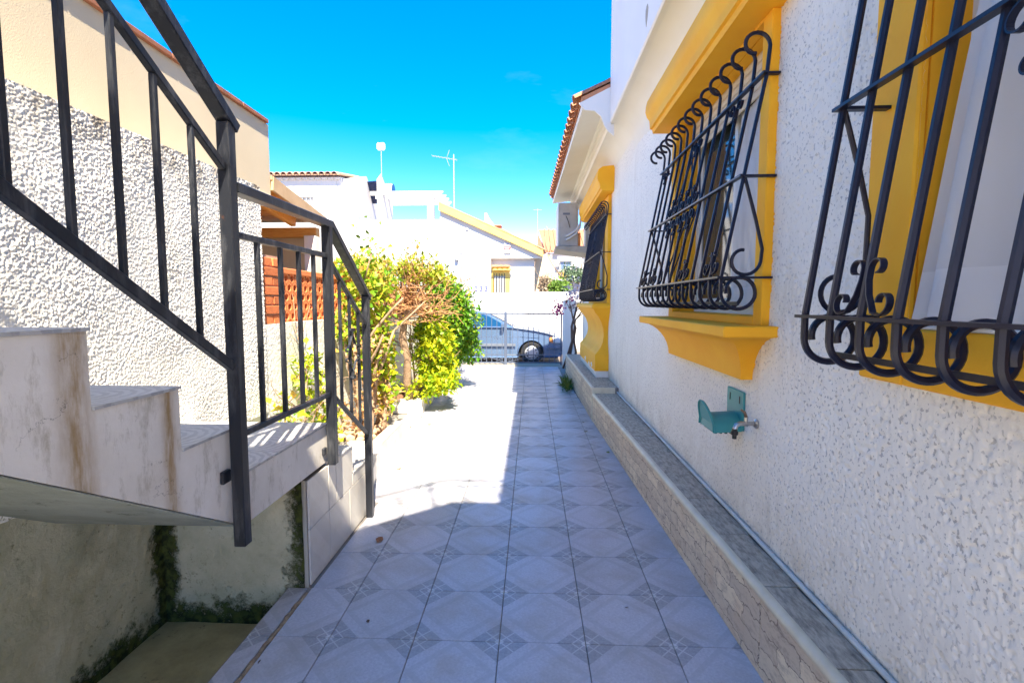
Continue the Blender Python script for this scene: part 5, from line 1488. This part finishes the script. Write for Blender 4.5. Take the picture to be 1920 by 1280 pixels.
MB().prism([(.50, .62), (.605, .60), (.565, .76), (.50, .75)], CY0 - .005, CY0 + .02, 'y').build('indicator', 'orange_pipe', car).location.z = SZ
for (x, z) in ((-1.62, .93),): MB().box(x - .09, x + .09, CY0 - .018, CY0 - .002, SZ + z - .015, SZ + z + .015).build('door_handle', 'carpaint', car, bevel=.005)
for x in (-.60, -1.72, -2.62): MB().box(x - .003, x + .003, CY0 - .0015, CY0 + .01, SZ + .28, SZ + .99).build('door_gap', 'black', car)
for x in (0.0, -2.55):
    for y, s_ in ((CY0 + .03, 1), (CY1 - .03, -1)):
        wh = MB().lathe([(.19, 0), (.21, -.012 * s_), (.295, -.014 * s_), (.312, .01 * s_), (.312, .16 * s_), (.29, .18 * s_), (.19, .18 * s_)], (x, y, SZ + .310), 28, 'y').build('wheel', 'rubber', car, smooth=40)
        MB().lathe([(0.001, -.012 * s_), (.05, -.016 * s_), (.12, -.010 * s_), (.175, -.014 * s_), (.198, -.002 * s_), (.198, .05 * s_), (.001, .05 * s_)], (x, y, SZ + .310), 28, 'y').build('hubcap', 'hubcap', wh, smooth=40)
        if s_ == 1:
            for k in range(10):
                a = 2 * math.pi * k / 10
                MB().tube([(x + .148 * math.cos(a), y - .016, SZ + .31 + .148 * math.sin(a)), (x + .148 * math.cos(a), y + .0, SZ + .31 + .148 * math.sin(a))], .020, 6).build('vent_hole', 'black', wh)
    MB().prism([(x + a_, b_) for a_, b_ in [(.372 * math.cos(math.radians(k)), .372 * math.sin(math.radians(k))) for k in range(0, 181, 15)]], CY0 + .21, CY0 + .24, 'y').build('wheel_arch', 'black', car).location.z = SZ + .30
MB().box(-3.2, .75, CY0 + .12, CY1 - .12, SZ + .16, SZ + .24).build('underbody', 'black', car)
MB().box(-1.95, -1.35, CY0 + .35, CY0 + .55, SZ + 1.0, SZ + 1.30).build('seat', 'cartrim', car, bevel=.04)

# ================================================================== FAR HOUSES ACROSS THE STREET
def W(u, v, y): return at_y(u, v, y)
# house A: long white house with yellow verge, roof terrace, pergola
YA = 20.0
hA = thing('far_house', 'white house across the street with yellow sloping verge and roof pergola', 'house', (-3, YA, 0), 'houses across the street')
fac = [(-9.5, -.25), (.10, -.25), (.10, 3.33), (.30, 3.40), (.30, 3.62), (-3.63, 5.36), (-3.63, 4.84), (-9.5, 4.84)]
# facade with a recessed corner porch
MB().prism([(-9.5, -.25), (-1.62, -.25), (-1.62, 3.31), (.42, 3.31), (.42, 3.46), (-3.63, 5.30), (-3.63, 4.84), (-9.5, 4.84)], YA, YA + .28, 'y').build('wall', 'far_white', hA)
MB().box(-9.5, -3.64, YA + .285, YA + 7, -.25, 4.70).build('wall', 'far_white', hA)
MB().box(-3.63, -1.622, YA + .285, YA + 7, -.25, 3.30).build('wall', 'far_white', hA)
MB().box(-1.615, .10, YA + .22, YA + 7, -.25, 3.30).build('porch_wall', 'far_white', hA)
def verge(off): return
MB().add([(-3.66, YA - .14, 5.18), (.44, YA - .14, 3.36), (.44, YA - .14, 3.62), (-3.66, YA - .14, 5.46), (-3.66, YA - .002, 5.18), (.44, YA - .002, 3.36), (.44, YA - .002, 3.62), (-3.66, YA - .002, 5.46)],
         [(0, 1, 2, 3), (7, 6, 5, 4), (0, 4, 5, 1), (1, 5, 6, 2), (2, 6, 7, 3), (3, 7, 4, 0)]).build('verge', 'yellow_pale', hA)
rA = MB().add([(-3.66, YA - .1, 5.47), (.5, YA - .1, 3.63), (.5, YA + 7, 3.63), (-3.66, YA + 7, 5.47), (-3.66, YA - .1, 5.52), (.5, YA - .1, 3.68), (.5, YA + 7, 3.68), (-3.66, YA + 7, 5.52)],
              [(0, 3, 2, 1), (4, 5, 6, 7), (0, 1, 5, 4), (1, 2, 6, 5), (2, 3, 7, 6), (3, 0, 4, 7)]).build('roof', 'farroof', hA)
wA = MB().box(-1.60, -.88, YA + .15, YA + .218, .9, 3.06).build('window', 'yellow_pale', hA)
MB().box(-1.52, -1.06, YA + .13, YA + .149, 1.0, 2.62).build('pane', 'shutter', wA)
for k in range(5): MB().tube([(-1.50 + .105 * k, YA + .04, 1.0), (-1.50 + .105 * k, YA + .04, 2.72)], .016, 5).build('grille_bar', 'navy', wA)
MB().tube([(-1.56, YA + .04, 1.75), (-1.0, YA + .04, 1.75)], .012, 5).build('grille_bar', 'navy', wA)
for r in range(2):
    for k in range(4):
        c_ = (-1.50 + .19 * k + .05 * r, YA - .03 - .06 * r, 2.98 - .14 * r)
        MB().prism([(c_[0] + .095 * math.cos(math.radians(a)), c_[2] + .075 * math.sin(math.radians(a))) for a in range(0, 181, 30)], c_[1], c_[1] + .17, 'y').build('awning_tile', 'yellow_pale' if r else 'farroof', wA)
# chimney, sign, lamp, number
ch = MB().prism([(-2.02, 4.55), (-1.62, 4.40), (-1.56, 4.82), (-1.62, 4.90), (-1.86, 5.22), (-1.95, 5.42), (-2.05, 5.42)], YA + 2.0, YA + 2.5, 'y').build('chimney', 'white', rA)
MB().box(-1.64, -1.32, YA + 1.95, YA + 2.55, 4.86, 4.91).build('chimney_cap', 'coping', rA)
sg = MB().box(-1.10, -.84, YA - .05, YA - .003, 3.50, 3.90).build('alarm_sign', 'far_white', hA)
MB().box(-1.10, -.84, YA - .054, YA - .051, 3.64, 3.76).build('red_band', 'red', sg)
MB().box(-1.01, -.91, YA - .054, YA - .051, 3.83, 3.87).build('emblem', 'inkblue', sg)
for k in range(4): MB().box(-1.07 + .05 * k, -1.04 + .05 * k, YA - .057, YA - .0545, 3.68, 3.72).build('letter', 'white', sg)
for k in range(2): MB().box(-1.07, -.87, YA - .054, YA - .051, 3.53 + .045 * k, 3.545 + .045 * k).build('text_line', 'signgrey', sg)
MB().box(-3.02, -2.90, YA - .16, YA - .003, 3.22, 3.48).build('floodlight', 'signgrey', hA, bevel=.02)
MB().tube([(-2.96, YA - .1, 3.48), (-2.85, YA - .06, 3.56), (-2.70, YA - .002, 3.52)], .012, 5).build('cable', 'signgrey', hA)
MB().lathe([(0, -.06), (.05, -.05), (.06, 0)], (-2.55, YA, 4.45), 10, 'y').build('vent', 'signgrey', hA)
fc = bpy.data.curves.new('house_number', 'FONT'); fc.body = '233'; fc.size = .30; fc.extrude = .006; fc.align_x = 'CENTER'; fc.space_character = 1.35
fc.materials.append(MAT['inkblue'])
ft_ = bpy.data.objects.new('house_number_text', fc); COL.objects.link(ft_)
bpy.context.view_layer.update()
nm_ = bpy.data.meshes.new_from_object(ft_.evaluated_get(bpy.context.evaluated_depsgraph_get()))
bpy.data.objects.remove(ft_)
link('house_number', nm_, hA, (-2.02, YA - .012, 2.02), (math.pi / 2, 0, 0))
# terrace fin, pergola
MB().add([(-6.16, YA + .1, 4.80), (-5.98, YA + .1, 4.80), (-5.98, YA + .1, 6.66), (-6.16, YA + .1, 6.44), (-6.16, YA + 1.7, 4.80), (-5.98, YA + 1.7, 4.80), (-5.98, YA + 1.7, 5.75), (-6.16, YA + 1.7, 5.75)],
         [(0, 1, 2, 3), (7, 6, 5, 4), (1, 5, 6, 2), (0, 3, 7, 4), (3, 2, 6, 7), (0, 4, 5, 1)]).build('chimney_fin', 'far_white', hA)
MB().box(-4.20, -3.94, YA + .3, YA + .55, 4.80, 5.84).build('pergola_post', 'far_white', hA)
MB().box(-4.02, -3.80, YA + 2.3, YA + 2.55, 4.68, 5.84).build('pergola_post', 'far_white', hA)
for k, yy_ in enumerate((.28, .98, 1.68, 2.38)):
    MB().prism([(-6.5, 5.86), (-3.66, 5.86), (-3.55, 5.97), (-3.55, 6.01), (-6.5, 6.01)], YA + yy_, YA + yy_ + .12, 'y').build('pergola_beam', 'far_white', hA)
# roof aerials
an = thing('antenna', 'white box aerial on a thin mast above the roof terrace', 'antenna', (-6.2, YA + 1, 4.7), 'roof aerials')
MB().tube([(-5.93 * 1.05, YA + 1, 4.68), (-5.93 * 1.05, YA + 1, 7.9)], .018, 6).build('mast', 'galv', an)
MB().box(-6.40, -6.06, YA + .92, YA + 1.08, 7.82, 8.12).build('box', 'white', an, bevel=.05)
an = thing('antenna', 'yagi television aerial on a mast over the yellow verge', 'antenna', (-3.05, YA + 1, 5.0), 'roof aerials')
MB().tube([(-3.22, YA + 1, 5.15), (-3.22, YA + 1, 7.62)], .026, 6).build('mast', 'galv', an)
MB().tube([(-4.12, YA + 1, 7.58), (-3.08, YA + 1, 7.40)], .014, 5).build('boom', 'galv', an)
for k in range(8):
    f = k / 7; MB().tube([(-4.1 + .98 * f, YA + .86, 7.575 - .17 * f), (-4.1 + .98 * f, YA + 1.14, 7.575 - .17 * f)], .009, 4).build('element', 'galv', an)
MB().tube([(-3.40, YA + 1, 7.80), (-3.52, YA + 1, 7.46), (-3.40, YA + 1, 7.16)], .012, 4).build('reflector', 'galv', an)
an = thing('antenna', 'small distant aerial above the orange tiled roof', 'antenna', (.3, 33, 6), 'roof aerials')
MB().tube([(.38, 34.5, 5.5), (.38, 34.5, 7.9)], .02, 5).build('mast', 'galv', an)
MB().tube([(.10, 34.5, 7.8), (.66, 34.5, 7.8)], .014, 4).build('boom', 'galv', an)
# boundary wall of house A
bw = MB().box(-9, -.05, 18.6, 18.78, -.05, 1.93).build('street_wall', 'far_white', bevel=.01); tag(bw, 'white street wall in front of the house with yellow verge', 'wall', 'street walls')
bw = MB().box(-.04, 6, 18.52, 18.80, -.05, 1.955).build('street_wall', 'far_white', bevel=.01); tag(bw, 'slightly taller white street wall with shrubs behind it', 'wall', 'street walls')
# house B: further left, tiled eave, stepped flank
YB = 27.0
hB = thing('far_house', 'white house with clay tiled eave and solar heater behind the beige neighbour', 'house', (-13, YB, 0), 'houses across the street')
MB().box(-18, -10.45, YB, YB + 5, -.25, 8.22).build('wall', 'far_white', hB)
MB().prism([(YB + 5, -.25), (YB + 5, 8.72), (YB + 3.2, 8.72), (YB + .02, 8.25), (YB + .02, -.25)], -10.44, -10.25, 'x').build('flank', 'far_white', hB)
MB().prism([(YB + .3, -.25), (YB + .3, 8.20), (YB + 2.4, 8.85), (YB + 9, 4.4), (YB + 9, -.25)], -10.24, -9.6, 'x').build('flank', 'far_white', hB)
stp = MB().prism([(-10.46, 4.2), (-10.46, 6.35), (-9.3, 5.55), (-9.3, 4.2)], YB - .8, YB - .02, 'y').build('stair_wall', 'far_white', hB)
MB().prism([(-10.40, 4.3)] + [(-10.40 + .78 * math.sin(math.radians(a)), 4.3 + 1.2 * math.cos(math.radians(a))) for a in range(0, 91, 15)], YB - .83, YB - .801, 'y').build('arch_opening', 'shutter', hB)
MB().box(-18, -6.1, YB - 2.0, YB - .9, -.25, 4.45).build('terrace_wall', 'far_white', hB)
rB = MB().add([(-18, YB - .35, 8.28), (-10.15, YB - .35, 8.28), (-10.15, YB + 3.3, 8.95), (-18, YB + 3.3, 8.95), (-18, YB - .35, 8.34), (-10.15, YB - .35, 8.34), (-10.15, YB + 3.3, 9.0), (-18, YB + 3.3, 9.0)],
              [(0, 3, 2, 1), (4, 5, 6, 7), (0, 1, 5, 4), (1, 2, 6, 5), (2, 3, 7, 6), (3, 0, 4, 7)]).build('roof', 'farroof', hB)
ct = MB()
cm_ = None
n = 6; L_ = 3.7; w_ = .15
vs = [(w_ * math.cos(math.pi * k / n), 0, w_ * .75 * math.sin(math.pi * k / n)) for k in range(n + 1)] + [(w_ * math.cos(math.pi * k / n), L_, w_ * .75 * math.sin(math.pi * k / n)) for k in range(n + 1)]
vs += [(v[0] * .86, v[1], v[2] * .86) for v in vs]
m_ = n + 1
fs = [(k, k + 1, m_ + k + 1, m_ + k) for k in range(n)] + [(k, 2 * m_ + k, 2 * m_ + k + 1, k + 1) for k in range(n)] + [(2 * m_ + k, 3 * m_ + k, 3 * m_ + k + 1, 2 * m_ + k + 1) for k in range(n)]
cmesh = MB().add(vs, fs).mesh('roof_tile', 'farroof')
x = -17.9
while x < -10.1:
    link('roof_tile', cmesh, rB, (x, YB - .42, 8.33), (math.atan(.66 / 3.65), 0, 0)); x += .34
sc = MB()
x = -17.9
while x < -10.2:
    MB().prism([(x + .17 * math.cos(math.radians(a)), 8.215 - .12 * math.sin(math.radians(a))) for a in range(0, 181, 36)], YB - .12, YB - .003, 'y').build('scallop', 'far_white', rB); x += .34
wB = MB().box(-13.0, -11.75, YB - .08, YB - .003, 4.9, 7.18).build('window', 'shutter', hB)
for k in range(6): MB().box(-12.95 + .22 * k, -12.90 + .22 * k, YB - .16, YB - .10, 4.9, 7.15).build('grille_bar', 'signgrey', wB)
MB().box(-13.05, -11.7, YB - .18, YB - .081, 7.16, 7.30).build('lintel', 'signgrey', wB)
so = thing('solar_heater', 'solar water heater tank and panel on the far tiled roof', 'solar heater', (-9.2, YB + 3, 7.2))
MB().lathe([(0, -.45), (.38, -.42), (.42, -.3), (.42, .3), (.38, .42), (0, .45)], (-8.65, YB + 3, 8.15), 16, 'x').build('tank', 'white', so, smooth=40)
MB().lathe([(0, .452), (.40, .452), (.40, .46), (0, .46)], (-8.65, YB + 3, 8.15), 16, 'x').build('tank_end', 'panel', so)
MB().add([(-9.75, YB + 2.5, 8.55), (-9.0, YB + 2.5, 8.60), (-9.25, YB + 3.4, 7.5), (-9.9, YB + 3.4, 7.5), (-9.75, YB + 2.56, 8.60), (-9.0, YB + 2.56, 8.65), (-9.25, YB + 3.46, 7.55), (-9.9, YB + 3.46, 7.55)], [(0, 1, 2, 3), (7, 6, 5, 4), (0, 4, 5, 1), (1, 5, 6, 2), (2, 6, 7, 3), (3, 7, 4, 0)]).build('panel', 'panel', so)
for xx in (-8.95, -8.4): MB().tube([(xx, YB + 3, 4.5), (xx, YB + 3, 7.8)], .03, 5).build('leg', 'galv', so)
# house C: distant, orange roof, enclosed balcony with yellow balusters
YC = 34.0
hC = thing('far_house', 'distant white house with orange roof and yellow balcony balusters', 'house', (2, YC, 0), 'houses across the street')
MB().box(1.0, 8, YC, YC + 6, -.25, 4.85).build('wall', 'far_white', hC)
MB().box(.35, .99, YC + 1.2, YC + 6, -.25, 4.7).build('wall', 'beige', hC)
MB().add([(.9, YC - .3, 4.86), (8, YC - .3, 4.86), (8, YC + 4, 6.9), (.5, YC + 4, 6.9), (.9, YC - .3, 4.94), (8, YC - .3, 4.94), (8, YC + 4, 6.98), (.5, YC + 4, 6.98)], [(0, 3, 2, 1), (4, 5, 6, 7), (0, 1, 5, 4), (1, 2, 6, 5), (2, 3, 7, 6), (3, 0, 4, 7)]).build('roof', 'orange_roof', hC)
k = 1.0
while k < 5: MB().tube([(k, YC - .32, 4.96), (k - .05, YC + 4, 7.0)], .07, 5).build('roof_rib', 'orange_roof', hC); k += .32
MB().add([(.2, YC + 1.0, 4.5), (.2, YC + 1.0, 4.58), (1.0, YC - .2, 3.95 + .9), (.4, YC + 4, 6.8), (.25, YC + 4, 5.2)], [(0, 1, 2), (1, 3, 2), (0, 4, 3, 1), (0, 2, 3, 4)]).build('gable_roof', 'orange_roof', hC)
bal = MB().box(1.75, 3.3, YC - .9, YC - .003, 2.95, 3.05).build('balcony', 'far_white', hC)
MB().box(1.75, 3.3, YC - .9, YC - .8, 3.62, 3.70).build('rail', 'far_white', bal)
for k in range(8): MB().lathe([(.05, 0), (.07, .12), (.04, .3), (.07, .45), (.05, .57)], (1.85 + .19 * k, YC - .85, 3.05), 8).build('baluster', 'yellow_pale', bal)
MB().box(1.68, 3.3, YC - .55, YC - .45, 4.34, 4.60).build('canopy', 'far_white', bal)
wC = MB().box(1.85, 2.65, YC - .35, YC - .004, 3.70, 4.30).build('window', 'far_white', hC)
for k in range(2): MB().box(1.93 + .34 * k, 2.21 + .34 * k, YC - .36, YC - .351, 3.78, 4.24).build('pane', 'windowblue', wC)
# wall of another house between A and C
hD = thing('far_house', 'plain white house glimpsed between yellow verge and orange roof', 'house', (-.5, 30, 0), 'houses across the street')
MB().box(-3.0, .30, 30, 36, -.25, 5.30).build('wall', 'far_white', hD)
MB().prism([(-2.7, 5.3), (-1.2, 5.3), (-1.2, 5.7), (-1.9, 6.05), (-2.7, 5.8)], 30.5, 32, 'y').build('roof', 'orange_roof', hD)
MB().box(.1, .9, 22.6, 22.8, -.25, 3.7).build('side_wall', 'beige', hD)
# shrubs behind the street wall
lob = lobes_around((1.15, 19.4, 2.15), (.55, .4, .42), 10, .45, 31)
shrub('far_shrub', 'light green shrub topping the white street wall', (1.1, 19.4, 0), [((1.1, 19.4, 0), (1.15, 19.4, 2.0), .04, 2, .5)], lob, 1500, .11, 'leaf_far', group='shrubs across the street')
lob = lobes_around((1.65, 20.2, 2.65), (.6, .4, .45), 10, .45, 32)
shrub('far_shrub', 'grey green shrub standing taller behind the light green one', (1.6, 20.2, 0), [((1.6, 20.2, 0), (1.6, 20.2, 2.4), .05, 2, .5)], lob, 1500, .11, 'leaf_grey', group='shrubs across the street')
lob = lobes_around((.42, 19.3, 2.3), (.24, .3, .35), 7, .5, 33)
shrub('far_shrub', 'withered brown shrub on the street wall beside the porch pillar', (.42, 19.3, 0), [((.42, 19.3, 0), (.42, 19.3, 2.2), .03, 2, .6)], lob, 420, .10, 'leaf_brown', group='shrubs across the street')
